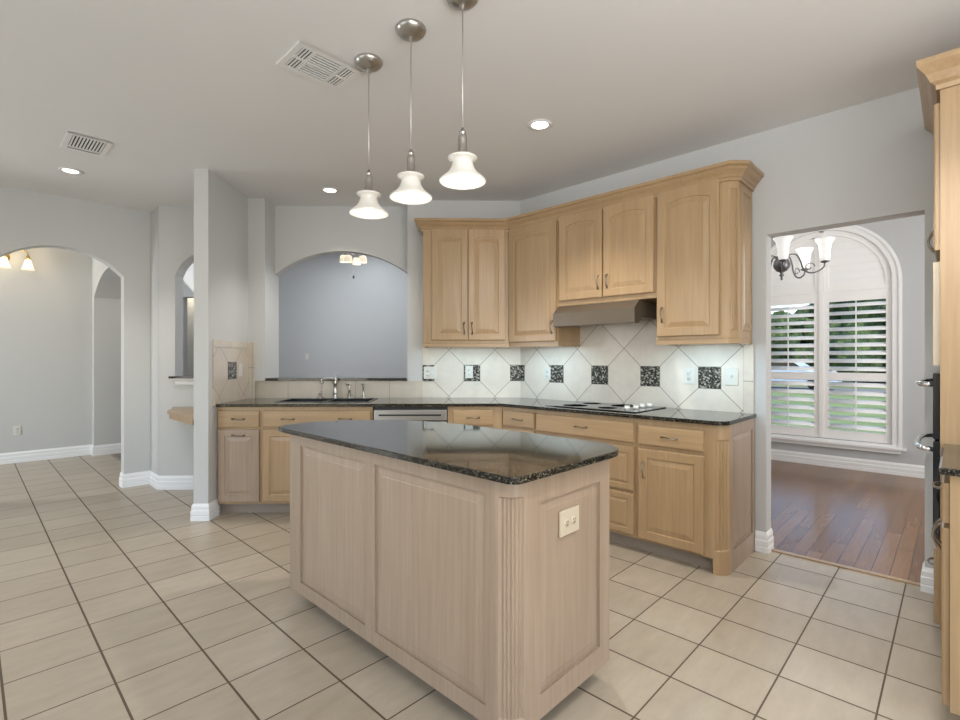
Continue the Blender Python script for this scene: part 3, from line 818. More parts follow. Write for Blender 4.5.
# long side frame: runs along +y at x=0..0.014
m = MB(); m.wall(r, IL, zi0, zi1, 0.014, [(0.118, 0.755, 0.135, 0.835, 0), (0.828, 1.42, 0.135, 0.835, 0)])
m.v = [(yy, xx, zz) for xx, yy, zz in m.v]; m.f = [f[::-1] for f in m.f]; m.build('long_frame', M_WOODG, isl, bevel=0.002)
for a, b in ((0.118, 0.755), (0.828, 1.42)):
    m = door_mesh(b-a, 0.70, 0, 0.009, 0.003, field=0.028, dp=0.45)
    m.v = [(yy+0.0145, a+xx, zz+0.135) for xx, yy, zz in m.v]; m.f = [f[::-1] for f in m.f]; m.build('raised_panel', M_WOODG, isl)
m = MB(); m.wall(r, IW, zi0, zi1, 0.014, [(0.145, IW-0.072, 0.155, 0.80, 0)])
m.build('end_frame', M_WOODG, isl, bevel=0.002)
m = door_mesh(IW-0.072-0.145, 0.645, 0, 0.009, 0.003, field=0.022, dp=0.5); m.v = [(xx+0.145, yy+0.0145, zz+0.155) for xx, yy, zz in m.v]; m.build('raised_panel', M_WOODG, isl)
op = MB(); op.box(0.255, 0.375, -0.004, 0.004, 0.652, 0.742); pl = op.build('outlet_plate', M_IVORY, isl, bevel=0.002); pl['label'] = 'ivory double outlet plate'
for ox in (0.293, 0.337):
    m = MB(); m.lathe([(0.001,-0.0065),(0.014,-0.0065),(0.015,-0.003)], (ox, 0, 0.697), 16, 'Y'); m.build('socket', M_IVORY, pl)
    for dx, dz in ((-0.005,0.004),(0.005,0.004),(0,-0.006)):
        m = MB(); m.box(ox+dx-0.0012, ox+dx+0.0012, -0.0075, -0.006, 0.697+dz-0.003, 0.697+dz+0.003); m.build('slot', M_STUCK, pl)
def cr(pts, n=4):   # catmull-rom closed smoothing
    P = []
    N = len(pts)
    for i in range(N):
        p0, p1, p2, p3 = [Vector(pts[(i+k-1) % N]) for k in range(4)]
        for k in range(n):
            t = k/n
            q = 0.5*((2*p1)+(-p0+p2)*t+(2*p0-5*p1+4*p2-p3)*t*t+(-p0+3*p1-3*p2+p3)*t**3)
            P.append((q.x, q.y))
    return P
nl = arc(1.155+0.045, 0.965+0.045, 0.045, PI, 1.5*PI, 6)
br = arc(1.93-0.18, 0.965+0.18, 0.18, -PI/2, 0, 12)
top = arc(1.93-0.30, 2.66-0.44, 0.30, 0, 0.5*PI*0.55, 6) 
outl = nl + br + [(1.93,1.75),(1.925,1.95),(1.905,2.12),(1.865,2.27),(1.795,2.40),(1.70,2.51),(1.60,2.60),(1.51,2.66),(1.43,2.69),(1.36,2.70),(1.27,2.69),(1.20,2.665),(1.162,2.625),(1.155,2.56)]
m = MB(); m.prism(outl, BT, 0.914)
tag(m.build('island_worktop', M_GRAN, bevel=0.004, seg=2), 'black speckled granite worktop on the kitchen island', 'countertop')

# ================================================================== OVEN TOWER AND RIGHT BASE
c = thing('oven_cabinet', 'tall wood oven cabinet at the right edge of the picture', 'cabinet', (3.655, 0.05, 0), ROT_T)
w = 3.655-2.93
m = MB()
m.box(0, w, 0, 0.60, 1.72, 2.46); m.box(0, w, 0, 0.60, 0.10, 0.47); m.box(0, 0.035, 0, 0.60, 0.47, 1.72); m.box(w-0.035, w, 0, 0.60, 0.47, 1.72); m.box(0.035, w-0.035, 0.57, 0.60, 0.47, 1.72)
m.box(0.035, w-0.035, 0, 0.57, 1.225, 1.245)
m.build('body', M_WOOD, c)
m = MB(); m.box(0, w, 0.07, 0.60, 0, 0.0995); m.build('toe_kick', M_TOE, c)
add_door(c, 0.012, 1.755, w/2-0.014, 0.64, 0.03, w/2-0.05, 0.10)
add_door(c, w/2+0.002, 1.755, w/2-0.014, 0.64, 0.03, 0.035, 0.10)
o = add_drawer(c, 0.012, 0.12, w-0.024, 0.33, (0.5,), raised=True)
m = MB(); m.sweep([(0.0,-0.02),(0.012,-0.02),(0.014,0.0),(0.03,0.012),(0.045,0.045),(0.066,0.07),(0.074,0.082),(0.074,0.105),(0.0,0.105)], [(0.0,-0.001),(w+0.001,-0.001),(w+0.001,0.60)], 2.465)
c_crown = m.build('crown', M_WOODH, c)
# flip sweep side if needed handled by travel direction: right of travel = outside
mw = thing('microwave', 'built-in microwave oven with black glass, above the wall oven', 'microwave', (3.62, 0.05, 0), ROT_T)
ww = 3.62-2.965
m = MB(); m.box(0.0, ww, 0.0, 0.45, 1.246, 1.718); m.build('body', M_STEEL, mw)
m = MB(); m.wall(-0.008, ww+0.008, 1.250, 1.705, 0.022, [(0.05, ww-0.05, 1.31, 1.62, 0)]); m.v = [(x, y-0.023, z) for x, y, z in m.v]; m.build('trim_frame', M_IVORY, mw)
m = MB(); m.box(0.052, ww-0.052, -0.020, -0.001, 1.312, 1.618); dd = m.build('door', M_BLACKG, mw, bevel=0.002)
m = MB(); m.box(0.40, 0.41, -0.026, -0.020, 1.33, 1.60); m.build('door_edge', M_STEEL, dd)
ov = thing('double_oven', 'black glass double wall oven with curved chrome handles', 'oven', (3.62, 0.05, 0), ROT_T)
m = MB(); m.box(0, ww, 0, 0.55, 0.475, 1.222); m.build('body', M_BLACK, ov)
for a, b, hz in ((0.925, 1.215, 1.165), (0.480, 0.915, 0.872)):
    m = MB(); m.box(-0.006, ww+0.006, -0.024, -0.001, a, b); dd = m.build('oven_door', M_BLACKG, ov, bevel=0.003)
    m = MB(); pts = [(0.05,-0.02,hz)]
    for k in range(11):
        u = k/10; pts.append((0.055+(ww-0.11)*u, -0.055-0.032*math.sin(PI*u)**0.5, hz))
    pts.append((ww-0.05,-0.02,hz)); m.tube(pts, 0.0115, 12); m.build('handle', M_CHROME, dd)
c = thing('base_cabinet', 'wood base cabinet cut by the right edge, under the small granite top', 'cabinet', (2.928, 0.015, 0), ROT_T)
w = 2.928-2.29
m = MB(); m.box(0, w, 0, 0.58, 0.092, BT-0.002); m.build('body', M_WOOD, c)
m = MB(); m.box(0, w-0.01, 0.07, 0.58, 0, 0.0915); m.build('toe_kick', M_TOE, c)
add_drawer(c, 0.012, 0.722, w-0.024, 0.135)
add_door(c, 0.012, 0.105, w/2-0.014, 0.60, 0, w/2-0.045, 0.50)
add_door(c, w/2+0.002, 0.105, w/2-0.014, 0.60, 0, 0.035, 0.50)
m = MB(); m.box(2.262, 2.928, -0.565, 0.042, BT, 0.914)
tag(m.build('granite_worktop', M_GRAN, bevel=0.006, seg=3), 'small black granite worktop at the right edge, in front of the ovens', 'countertop')

# ================================================================== OUTLETS AND SWITCHES
def plate(name, label, cat, loc, rot, w=0.072, h=0.116, kind='outlet', mat=M_WHITEP, th=0.006):
    t = thing(name, label, cat, loc, rot)
    m = MB(); m.box(-w/2, w/2, -th, 0, -h/2, h/2); m.build('plate', mat, t, bevel=0.002)
    n = max(1, round(w/0.07)); 
    for k in range(n):
        x = (k-(n-1)/2)*0.046
        kd = kind if isinstance(kind, str) else kind[k]
        if kd == 'outlet':
            for dz in (-0.02, 0.02):
                m = MB(); m.lathe([(0.001,-th-0.003),(0.014,-th-0.003),(0.015,-th+0.001)], (x,0,dz), 14, 'Y')
                s_ = m.build('socket', mat, t)
                for dx, e0, e1 in ((-0.006,-0.001,0.007),(0.006,-0.001,0.007),(0.0,-0.010,-0.006)):
                    m = MB(); m.box(x+dx-0.001, x+dx+0.001, -th-0.0038, -th-0.002, dz+e0, dz+e1); m.build('slot', M_STUCK, s_)
        elif kd == 'rocker':
            m = MB(); m.box(x-0.016, x+0.016, -th-0.004, -th+0.001, -0.033, 0.033); m.build('rocker', mat, t, bevel=0.002)
        elif kd == 'toggle':
            m = MB(); m.box(x-0.005, x+0.005, -th-0.012, -th+0.001, -0.004, 0.010); m.build('toggle', mat, t, bevel=0.001)
    return t
tz = TW-0.011
plate('double_outlet', 'white two-gang plate at the left end of the backsplash, left of the arch pier', 'outlet', D(-0.385, tz, 1.150), ROT_D, w=0.118, kind=['outlet','toggle'])
plate('power_outlet', 'white outlet mounted over a granite accent tile under the two-door wall cabinet', 'outlet', D(-0.015, TW-0.015, 1.157), ROT_D)
xz = XW-0.011
plate('power_outlet', 'white outlet left of a granite accent tile, under the corner wall cabinet', 'outlet', (xz, 2.665, 1.150), ROT_R)
plate('power_outlet', 'white outlet just left of the rightmost accent tile on the range wall', 'outlet', (xz, 1.400, 1.157), ROT_R, w=0.085)
plate('light_switch', 'white toggle switch at the right end of the backsplash', 'switch', (xz, 1.112, 1.157), ROT_R, kind='toggle', w=0.085)
plate('light_switch', 'cream rocker switch on the tiled side of the wing wall', 'switch', (D(-2.08+0.012, 4.475, 1.18)), PI/4, kind='rocker')
plate('power_outlet', 'white outlet low on the far wall of the hall, seen through the left arch', 'outlet', (0.43, 8.358, 0.40), 0)
plate('light_switch', 'small white switch on the blue-grey wall beyond the sink arch', 'switch', D(-3.19, 9.695, 1.33), ROT_D, kind='rocker')

# ================================================================== CEILING FITTINGS
def downlight(label, x, y, power=14):
    t = thing('recessed_light', label, 'light', (x, y, H))
    m = MB(); m.lathe([(0.052,-0.001),(0.075,-0.001),(0.079,-0.005),(0.060,-0.009),(0.052,-0.004)], n=32, caps=False); m.build('trim_ring', M_VENT, t)
    m = MB(); m.lathe([(0.001,-0.003),(0.055,-0.003),(0.055,-0.002)], n=32); m.build('lens', M_LENS, t)
    lamp('downlight_beam', 'SPOT', (x, y, H-0.03), power, WARM, 0.06, aim=(0,0,-1), spot=math.radians(105))
downlight('lit recessed ceiling light near the range wall cabinets', 2.554, 1.925, 75)
downlight('lit recessed ceiling light in front of the sink arch', 2.245, 4.016, 45)
downlight('lit recessed ceiling light by the left archway, beside the small vent', 0.576, 5.095, 40)
downlight('added lit recessed ceiling light, out of view left of the island, toward the left archway', -0.8, 3.4, 18)  # unseen fitting added to brighten the left wall
downlight('added lit recessed ceiling light, out of view over the aisle beside the oven cabinet', 2.25, 0.05, 55)  # unseen fitting added to brighten the floor of the right aisle
def vent(label, x, y, w, l, cross):
    t = thing('ceiling_vent', label, 'vent', (x, y, H))
    m = MB(); m.wall(-w/2, w/2, -l/2, l/2, 0.007, [(-w/2+0.03, w/2-0.03, -l/2+0.03, l/2-0.03, 0)]); m.v = [(a, c_, -b_-0.0005) for a, b_, c_ in m.v]; m.f = [f[::-1] for f in m.f]
    m.build('frame', M_VENT, t)
    m = MB(); m.box(-w/2+0.028, w/2-0.028, -l/2+0.028, l/2-0.028, -0.0018, -0.0008); m.build('duct_opening', M_DARK, t)
    m = MB()
    if cross:
        n = 9
        for k in range(n):
            a = -l/2+0.035+(l-0.07)*(k+0.5)/n
            m.box(-w/2+0.10, w/2-0.10, a-0.0040, a+0.0040, -0.008, -0.002)
        for sx in (-1, 1):
            for k in range(4):
                a = sx*(w/2-0.094+0.016*k+0.008)
                m.box(a-0.0035, a+0.0035, -l/2+0.03, l/2-0.03, -0.008, -0.002)
            m.box(sx*(w/2-0.096)-0.004, sx*(w/2-0.096)+0.004, -l/2+0.03, l/2-0.03, -0.008, -0.001)
        m.box(-w/2+0.03, w/2-0.03, -0.006, 0.006, -0.0085, -0.0015)
    else:
        n = 10
        for k in range(n):
            a = -w/2+0.03+(w-0.06)*(k+0.5)/n
            m.box(a-0.0048, a+0.0048, -l/2+0.03, l/2-0.075, -0.008, -0.002)
        m.box(-w/2+0.03, w/2-0.03, l/2-0.08, l/2-0.060, -0.008, -0.002)
    m.build('grille', M_VENT, t)
    return t
vent('large square white ceiling vent beside the pendant lights', 1.265, 2.365, 0.345, 0.26, True)
v2 = vent('small white ceiling vent above the left archway', 0.585, 4.40, 0.245, 0.345, False)

# pendants
pend = thing('pendant_light', 'x', 'pendant light', (1.410, 2.138, H), 0, 'bell pendants over the island')
m = MB(); m.lathe([(0.001,0),(0.068,0),(0.070,-0.006),(0.066,-0.016),(0.055,-0.028),(0.038,-0.037),(0.018,-0.043),(0.008,-0.046),(0.007,-0.060),(0.001,-0.061)], n=32); m.build('canopy', M_NICKEL, pend)
m = MB(); m.lathe([(0.001,-0.06),(0.0028,-0.06),(0.0028,-0.575),(0.001,-0.575)], n=8); m.build('cord', simple('cord_silver', (0.55,0.54,0.52), 0.35, 0.8), pend)
m = MB(); m.lathe([(0.001,-0.548),(0.006,-0.55),(0.008,-0.562),(0.014,-0.566),(0.014,-0.574),(0.010,-0.578),(0.017,-0.584),(0.019,-0.60),(0.019,-0.648),(0.024,-0.652),(0.024,-0.664),(0.036,-0.668),(0.036,-0.674),(0.001,-0.674)], n=24); m.build('socket', M_NICKEL, pend)
prof = [(0.030,-0.688),(0.050,-0.684),(0.056,-0.688),(0.055,-0.694),(0.046,-0.699),(0.042,-0.706),(0.044,-0.722),(0.051,-0.745),(0.063,-0.765),(0.080,-0.782),(0.092,-0.793),(0.097,-0.800),(0.097,-0.805),(0.093,-0.803),(0.078,-0.788),(0.058,-0.765),(0.045,-0.742),(0.038,-0.710),(0.030,-0.695)]
prof = [(r_*(1.08 if z_ > -0.70 else 1.0), -0.670+(z_+0.684)*0.86) for r_, z_ in prof]
m = MB(); m.lathe(prof, n=40, caps=False); m.build('glass_shade', M_ALAB, pend)
m = MB(); m.ball((0,0,-0.752), 0.024, 16, 1.15); m.lathe([(0.012,-0.69),(0.012,-0.74)], n=12, caps=False); m.build('bulb', M_BULB, pend)
pl_ = ['bell pendant light nearest the large ceiling vent', 'middle one of the three bell pendant lights', 'bell pendant light farthest from the ceiling vent, hung highest in view']
for i, (x, y) in enumerate(((1.410,2.138),(1.405,1.790),(1.425,1.472))):
    o = pend if i == 0 else copy_tree(pend)
    o.location = (x, y, H); o['label'] = pl_[i]
    lamp('pendant_glow', 'POINT', (x, y, H-0.86), 0.7, WARM, 0.05)

# ================================================================== WALL LAMP IN THE HALL
t = thing('wall_sconce', 'brass wall lamp with cream bell shades in the hall beyond the left arch', 'wall lamp', (0.31, 8.36, 2.525))
m = MB(); m.lathe([(0.001,-0.03),(0.03,-0.028),(0.055,-0.015),(0.062,0.0)], (0,0,0), 24, 'Y'); m.build('backplate', M_BRASS, t)
for k, dx in enumerate((-0.215, 0.0, 0.215)):
    m = MB()
    if dx: pts = [(0,-0.03,0.0),(dx*0.22,-0.05,0.035),(dx*0.5,-0.09,0.085),(dx*0.78,-0.115,0.088),(dx*0.95,-0.128,0.065),(dx,-0.13,0.03)]
    else: pts = [(0,-0.03,0.0),(0,-0.06,0.05),(0,-0.10,0.07),(0,-0.13,0.06),(0,-0.135,0.03)]
    m.tube(smooth(pts), 0.007, 8); m.build('arm', M_BRASS, t)
    m = MB(); m.lathe([(0.001,0.035),(0.013,0.03),(0.02,0.015),(0.016,0.005),(0.026,-0.005),(0.030,-0.022),(0.001,-0.022)], (dx,-0.13,0), 16); m.build('socket', M_BRASS, t)
    m = MB(); m.lathe([(0.027,-0.02),(0.034,-0.04),(0.043,-0.08),(0.056,-0.125),(0.068,-0.148),(0.064,-0.148),(0.051,-0.122),(0.038,-0.075),(0.029,-0.04)], (dx,-0.13,0), 24, caps=False); m.build('glass_shade', M_AMBER, t)
    m = MB(); m.ball((dx,-0.13,-0.08), 0.022, 10); m.build('bulb', M_BULB, t)
    lamp('wall_lamp_glow', 'POINT', (0.31+dx, 8.36-0.23, 2.525-0.08), 1.7, (1.0, 0.80, 0.52), 0.04)

# ================================================================== CHANDELIER IN THE DINING ROOM
cx, cy = 5.60, 1.245
t = thing('chandelier', 'pewter scroll-arm chandelier with white tulip shades in the dining room', 'chandelier', (cx, cy, 2.06))
m = MB(); m.lathe([(0.001,0.0),(0.008,0.004),(0.012,0.016),(0.006,0.026),(0.010,0.032),(0.022,0.050),(0.012,0.066),(0.018,0.078),(0.045,0.092),(0.070,0.125),(0.076,0.155),(0.066,0.19),(0.050,0.215),(0.070,0.225),(0.066,0.235),(0.030,0.245),(0.018,0.29),(0.030,0.33),(0.014,0.37),(0.010,0.46),(0.022,0.48),(0.001,0.50)], n=20)
m.build('column', M_PEWTER, t)
m = MB(); m.tube([(0,0,0.49),(0,0,1.05)], 0.006, 6); m.lathe([(0.001,1.04),(0.03,1.045),(0.06,1.07),(0.062,1.09),(0.001,1.09)], n=20); m.build('downrod', M_PEWTER, t)
base_a = math.radians(192.5+2)
for k in range(5):
    a = base_a + k*2*PI/5
    ca, sa = math.cos(a), math.sin(a)
    P = lambda r_, z_: (ca*r_, sa*r_, z_)
    m = MB()
    pts = [P(0.03,0.20),P(0.07,0.245),(P(0.125,0.235)),P(0.16,0.17),P(0.185,0.09),P(0.235,0.045),P(0.30,0.05),P(0.35,0.085),P(0.36,0.125)]
    m.tube(smooth(pts), 0.0075, 8)
    sc_ = [P(0.235+0.045*math.cos(q)*(1-q/9), 0.10+0.045*math.sin(q)*(1-q/9)) for q in [j*0.55 for j in range(12)]]
    m.tube(sc_, 0.005, 6)
    arm = m.build('arm', M_PEWTER, t)
    m = MB(); m.lathe([(0.001,0.118),(0.028,0.125),(0.04,0.135),(0.02,0.145),(0.001,0.148)], (ca*0.36, sa*0.36, 0), 16); m.build('cup', M_PEWTER, arm)
    m = MB(); m.lathe([(0.001,0.142),(0.030,0.143),(0.040,0.155),(0.044,0.19),(0.046,0.24),(0.056,0.30),(0.082,0.345),(0.077,0.345),(0.050,0.30),(0.040,0.24)], (ca*0.36, sa*0.36, 0), 24, caps=False); m.build('tulip_shade', M_TULIP, t)
lamp('chandelier_glow', 'POINT', (cx, cy, 2.55), 14, (1.0, 0.95, 0.88), 0.25)

# ================================================================== CEILING FAN IN THE LIVING ROOM
fx, fy, _ = D(-1.66, 7.0)
t = thing('ceiling_fan', 'ceiling fan with a cluster of amber glass shades beyond the sink arch', 'ceiling fan', (fx, fy, 3.4), ROT_D)
m = MB(); m.lathe([(0.001,0),(0.07,0),(0.06,-0.05),(0.015,-0.06),(0.012,-0.40),(0.001,-0.40)], n=20); m.build('downrod', M_PEWTER, t)
m = MB(); m.lathe([(0.001,-0.38),(0.05,-0.39),(0.11,-0.42),(0.12,-0.50),(0.09,-0.55),(0.06,-0.56),(0.06,-0.62),(0.03,-0.65),(0.001,-0.65)], n=28); m.build('motor', M_PEWTER, t)
for k in range(5):
    a = k*2*PI/5+0.3
    m = MB(); m.box(0.11, 0.18, -0.02, 0.02, -0.475, -0.465); m.prism([(0.17,-0.05),(0.62,-0.075),(0.66,-0.03),(0.66,0.03),(0.62,0.075),(0.17,0.05)], -0.475, -0.467); m.xf(Matrix.Rotation(a, 4, 'Z'))
    m.build('blade', simple('walnut_blade', (0.10,0.06,0.035), 0.4) if k == 0 else bpy.data.materials['walnut_blade'], t)
for k, (sx, sy) in enumerate(((-0.12,-0.03),(-0.035,-0.13),(0.14,0.0),(0.02,0.14))):
    m = MB(); m.tube([(0,0,-0.62),(sx*0.7,sy*0.7,-0.635),(sx,sy,-0.655)], 0.008, 8); am = m.build('light_arm', M_PEWTER, t)
    m = MB(); zz = -0.66-0.02*(k == 1); m.lathe([(0.02,zz),(0.045,zz-0.01),(0.055,zz-0.05),(0.058,zz-0.10),(0.053,zz-0.10),(0.04,zz-0.02)], (sx,sy,0), 20, caps=False); m.build('glass_shade', M_AMBER, t)
    m = MB(); m.ball((sx,sy,zz-0.05), 0.025, 8); m.build('bulb', M_BULB, t)
m = MB(); m.tube([(0.01,0,-0.64),(0.01,0,-0.93)], 0.0018, 5); pc = m.build('pull_chain', M_PEWTER, t)
m = MB(); m.lathe([(0.001,-0.985),(0.012,-0.98),(0.014,-0.955),(0.006,-0.93),(0.001,-0.93)], (0.01,0,0), 10); m.build('chain_pull', M_BLACK, pc)
lamp('fan_glow', 'POINT', (fx, fy, 2.50), 3, WARM, 0.12)

# ================================================================== DINING WINDOW
XG = 7.13
yc, hw = 1.17, 0.66
def arch_loop(y_off, z_bot, grow, x):      # closed outline round the window
    pts = [(x, yc+hw+grow, z_bot), ]
    n = 48
    for k in range(n+1):
        a = PI*k/n
        pts.append((x, yc+(hw+grow)*math.cos(a), 2.16+(hw+grow)*math.sin(a)))
    pts.append((x, yc-hw-grow, z_bot))
    return pts
def band(m, g0, g1, x0, x1, zb0, zb1):
    A = arch_loop(0, zb0, g0, x0); B = arch_loop(0, zb1, g1, x0); A2 = arch_loop(0, zb0, g0, x1); B2 = arch_loop(0, zb1, g1, x1)
    m.loops([A, B, B2, A2, A], False, False, cyclic=True)
fr = MB(); band(fr, 0.0, 0.085, XG-0.020, XG+0.001, 0.33, 0.30); band(fr, 0.055, 0.085, XG-0.034, XG-0.019, 0.31, 0.30)
wf = fr.build('window_1', M_TRIM); struct(wf)
m = MB(); m.box(XG-0.06, XG+0.01, yc-hw-0.12, yc+hw+0.12, 0.278, 0.302); m.box(XG-0.035, XG+0.001, yc-hw-0.075, yc+hw+0.075, 0.235, 0.279)
m.build('window_stool', M_TRIM, wf)
m = MB(); band(m, -0.045, 0.0, XG+0.085, XG+0.135, 0.385, 0.331); m.box(XG+0.09,XG+0.13,yc-0.02,yc+0.02,0.38,2.80); m.box(XG+0.09,XG+0.13,yc-hw+0.04,yc+hw-0.04,2.13,2.17); m.box(XG+0.09,XG+0.13,yc-hw+0.04,yc+hw-0.04,1.02,1.06)
m.build('window_sash', M_TRIM, wf)
m = MB(); g = arch_loop(0, 0.38, -0.04, XG+0.105); g2 = [(XG+0.109, p[1], p[2]) for p in g]; m.loops([g, g2]); m.build('window_pane', M_GLASS, wf)
# shutters: x plane just inside the opening
xs = XG+0.030
def shutter_panel(label, ya, yb):
    # ya>yb ; opening frame with louvers, z 0.335..1.985
    t = thing('plantation_shutter', label, 'shutter', (xs, 0, 0))
    m = MB(); st = 0.052
    Z0, Z1, ZM = 0.335, 2.075, 1.075
    th = 0.028
    m.box(-th/2, th/2, yb, yb+st, Z0, Z1); m.box(-th/2, th/2, ya-st, ya, Z0, Z1)
    m.box(-th/2, th/2, yb+st, ya-st, Z0, Z0+0.105); m.box(-th/2, th/2, yb+st, ya-st, 1.96, Z1); m.box(-th/2, th/2, yb+st, ya-st, ZM-0.045, ZM+0.045)
    m.build('frame', M_LOUV, t)
    for za, zb in ((Z0+0.105, ZM-0.045), (ZM+0.045, 1.96)):
        n = round((zb-za)/0.0985)
        for k in range(n):
            zc = za+(zb-za)*(k+0.5)/n
            mm_ = MB(); pr = []
            for j in range(12):
                a = 2*PI*j/12; pr.append((0.044*math.cos(a), 0.0058*math.sin(a)))
            ti = math.radians(33)
            pr = [(p[0]*math.cos(ti)-p[1]*math.sin(ti), p[0]*math.sin(ti)+p[1]*math.cos(ti)) for p in pr]
            mm_.loops([[(p[0], yb+st+0.001, zc+p[1]) for p in pr], [(p[0], ya-st-0.001, zc+p[1]) for p in pr]], smooth=True)
            mm_.build('louver', M_LOUV, t)
        mr = MB(); ym = (ya+yb)/2; mr.box(-0.058, -0.048, ym-0.006, ym+0.006, za+0.02, zb-0.01); mr.build('tilt_rod', M_LOUV, t)
    return t
shutter_panel('lower left plantation shutter with open louvers in the arched dining window', yc+hw-0.004, yc+0.022)
shutter_panel('lower right plantation shutter with open louvers in the arched dining window', yc-0.022, yc-hw+0.004)
m = MB(); m.box(xs-0.03, xs+0.02, yc-0.021, yc+0.021, 0.335, 2.80)
struct(m.build('trim_window_post', M_LOUV))
# closed arched sunburst top: two quarter panels with louvers shut
for label, sgn in (('arched upper left shutter with closed louvers in the dining window', 1), ('arched upper right shutter with closed louvers in the dining window', -1)):
    t = thing('arched_shutter', label, 'shutter', (xs, 0, 0))
    R_ = hw+0.004; Ri = hw-0.062
    m = MB()
    n = 48
    z0 = 2.077; zc0 = 2.16
    def ptq(r_, a): return (yc+sgn*r_*math.cos(a), zc0+r_*math.sin(a))
    inner0 = 0.022
    amax_o = math.acos(inner0/R_); amax_i = math.acos((inner0+0.045)/Ri)
    O = [(yc+sgn*inner0, z0), (yc+sgn*R_, z0)] + [ptq(R_, amax_o*k/n) for k in range(n+1)]
    I = [(yc+sgn*(inner0+0.045), z0+0.05), (yc+sgn*Ri, z0+0.05)] + [ptq(Ri, amax_i*k/n) for k in range(n+1)]
    m.loops([[(-0.014,a,b) for a,b in O],[(-0.014,a,b) for a,b in I],[(0.014,a,b) for a,b in I],[(0.014,a,b) for a,b in O],[(-0.014,a,b) for a,b in O]], False, False)
    m.build('frame', M_LOUV, t)
    zl = z0+0.05; k = 0
    while zl < zc0+Ri-0.02:
        zh = min(zl+0.088, zc0+Ri-0.003)
        def ext(z): 
            return Ri if z <= zc0 else math.sqrt(max(0.0, (Ri+0.035)**2-(z-zc0)**2))
        a0, a1 = inner0+0.045, max(inner0+0.05, ext(zl)); b1 = max(inner0+0.048, ext(zh))
        if a1-a0 > 0.02:
            mm_ = MB()
            f0 = [(-0.011,yc+sgn*a0,zl),(-0.011,yc+sgn*a1,zl),(0.005,yc+sgn*b1,zh+0.004),(0.005,yc+sgn*a0,zh+0.004)]
            f0 = [(x+0.004,y,z) for x,y,z in f0]; f1 = [(x+0.008,y,z) for x,y,z in f0]
            mm_.loops([f0, f1]); mm_.build('louver', M_LOUV, t)
        zl += 0.088

# ================================================================== OUTSIDE
def lawn_mat():
    n = NT('lawn'); f = n.noise(n.pos(), 0.6, 6, 0.7)
    n.set(color=n.ramp(f, [(0.3, (0.10,0.15,0.05)), (0.5, (0.17,0.23,0.08)), (0.75, (0.26,0.31,0.13))]), rough=0.9); return n.m
m = MB(); m.poly([(7.4,-40,-0.25),(95,-40,-0.25),(95,75,-0.25),(7.4,75,-0.25)])
tag(m.build('lawn_ground', lawn_mat()), kind='structure')
m = MB(); m.poly([(27,-40,-0.24),(32,-40,-0.24),(32,75,-0.24),(27,75,-0.24)])
tag(m.build('road', simple('asphalt', (0.20,0.20,0.20), 0.8)), kind='structure')
def leaf_mat():
    n = NT('foliage'); f = n.noise(n.pos(), 1.9, 6, 0.8)
    n.set(color=n.ramp(f, [(0.36, (0.008,0.018,0.006)), (0.52, (0.045,0.085,0.022)), (0.66, (0.15,0.20,0.055))]), rough=0.8)
    n.bump(n.noise(n.pos(), 3, 5), 0.9, 0.3); return n.m
M_LEAF = leaf_mat(); M_BARK = simple('bark', (0.10,0.075,0.055), 0.9)
def tree(label, x, y, h, rad, seed):
    rnd = random.Random(seed)
    t = thing('tree', label, 'tree', (x, y, -0.25), 0, 'trees across the road')
    m = MB(); m.tube([(0,0,0),(0.05,0.02,h*0.25),(-0.03,0.05,h*0.5)], [0.22,0.16,0.10], 8); m.build('trunk', M_BARK, t)
    m = MB()
    for k in range(16):
        a = rnd.uniform(0, 2*PI); rr = rad*rnd.uniform(0.1, 0.8); z = h*rnd.uniform(0.22, 0.85)
        R_ = rad*rnd.uniform(0.35, 0.55)
        c_ = (rr*math.cos(a), rr*math.sin(a), z)
        L = []
        for i in range(9):
            ph = PI*i/8; l = []
            for j in range(14):
                th_ = 2*PI*j/14; q = R_*(1+rnd.uniform(-0.22, 0.22))
                l.append((c_[0]+q*math.sin(ph)*math.cos(th_), c_[1]+q*math.sin(ph)*math.sin(th_), c_[2]-q*math.cos(ph)))
            L.append(l)
        m.loops(L)
    m.build('crown', M_LEAF, t)
TL = ['broad green tree across the road, straight behind the right shutter', 'leafy tree in front of the neighbouring house, behind the left shutter', 'tree left of the house, at the left edge of the window view',
      'tall tree across the road at the right edge of the right shutter', 'far tall tree right of the house, behind the nearer trees', 'low bushy tree beyond the parked car', 'farthest tree at the right, mostly hidden by a nearer tree']
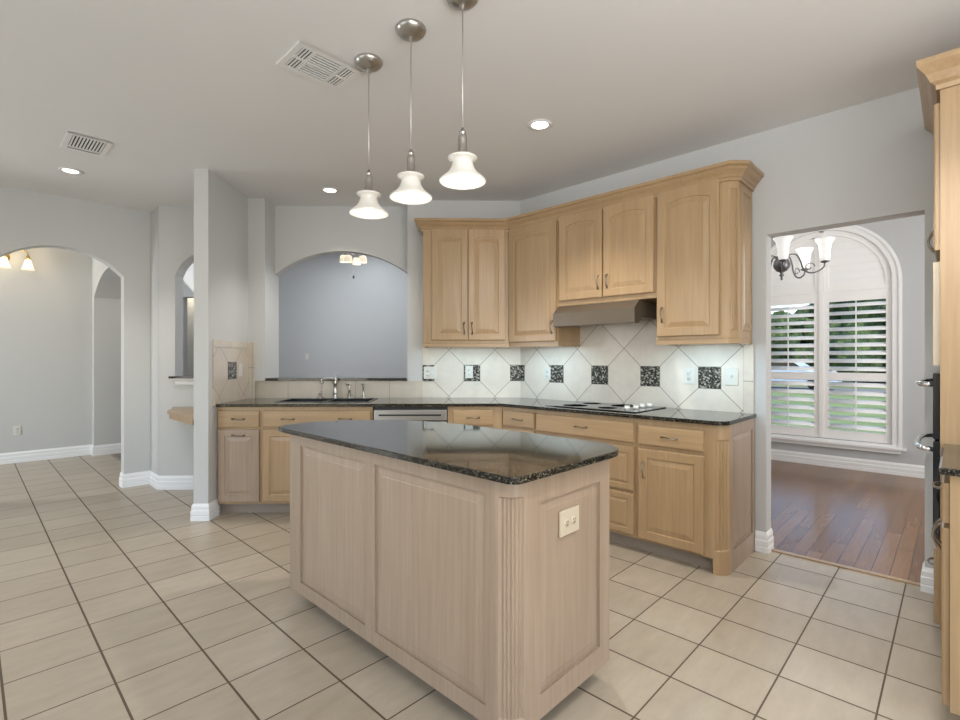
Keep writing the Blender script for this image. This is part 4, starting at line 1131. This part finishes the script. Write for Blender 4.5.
for i, (x, y, h, rd) in enumerate(((38, 3.0, 6.0, 3.4), (44, 10.0, 5.2, 3.0), (41, 17.0, 4.6, 2.8), (37, -5.2, 6.6, 3.2), (52, 1.0, 8.0, 3.6), (37.5, 13.0, 3.2, 1.9), (50, -9, 8, 4))):
    tree(TL[i], x, y, h, rd, 11+i)
hs = thing('house', 'neighbouring house with a pale blue-grey roof behind the trees', 'house', (58, 14, -0.25))
m = MB(); m.box(0, 8, -5, 9, 0, 3.0); m.build('walls', simple('brick_pale', (0.50,0.44,0.38), 0.8), hs)
m = MB(); m.loops([[(-0.6,-5.6,3.0),(8.6,-5.6,3.0),(8.6,9.6,3.0),(-0.6,9.6,3.0)],[(3.8,-3,5.4),(4.2,-3,5.4),(4.2,7,5.4),(3.8,7,5.4)]]); m.build('roof', simple('roof_shingle', (0.42,0.47,0.53), 0.7), hs)
m = MB(); 
for yy in (-3, 0.5, 4, 7): m.box(-0.03, 0.0, yy-0.6, yy+0.6, 0.9, 2.2)
m.build('windows', M_BLACKG, hs)
cr_ = thing('parked_car', 'pale blue parked car on the road beyond the lawn', 'car', (29.5, 6.3, -0.24), PI/2)
prof = [(-2.2,0.35),(-2.2,0.75),(-1.9,0.9),(-1.1,0.98),(-0.5,1.42),(0.9,1.45),(1.6,1.0),(2.15,0.92),(2.2,0.35)]
L = [[(u, -0.85, z) for u, z in prof], [(u, 0.85, z) for u, z in prof]]
m = MB(); m.loops(L); m.build('body', simple('car_paint', (0.45,0.55,0.65), 0.3), cr_, bevel=0.06)
m = MB(); m.loops([[(u, -0.87, z) for u, z in [(-0.95,1.0),(-0.45,1.36),(0.85,1.38),(1.4,1.02)]], [(u, 0.87, z) for u, z in [(-0.95,1.0),(-0.45,1.36),(0.85,1.38),(1.4,1.02)]]]); m.build('windows', M_BLACKG, cr_)
for u in (-1.35, 1.35):
    for v_ in (-0.8, 0.8):
        m = MB(); m.lathe([(0.001,-0.1),(0.33,-0.1),(0.34,0),(0.33,0.1),(0.001,0.1)], (u, v_, 0.34), 20, 'Y'); m.build('wheel', M_BLACK, cr_)
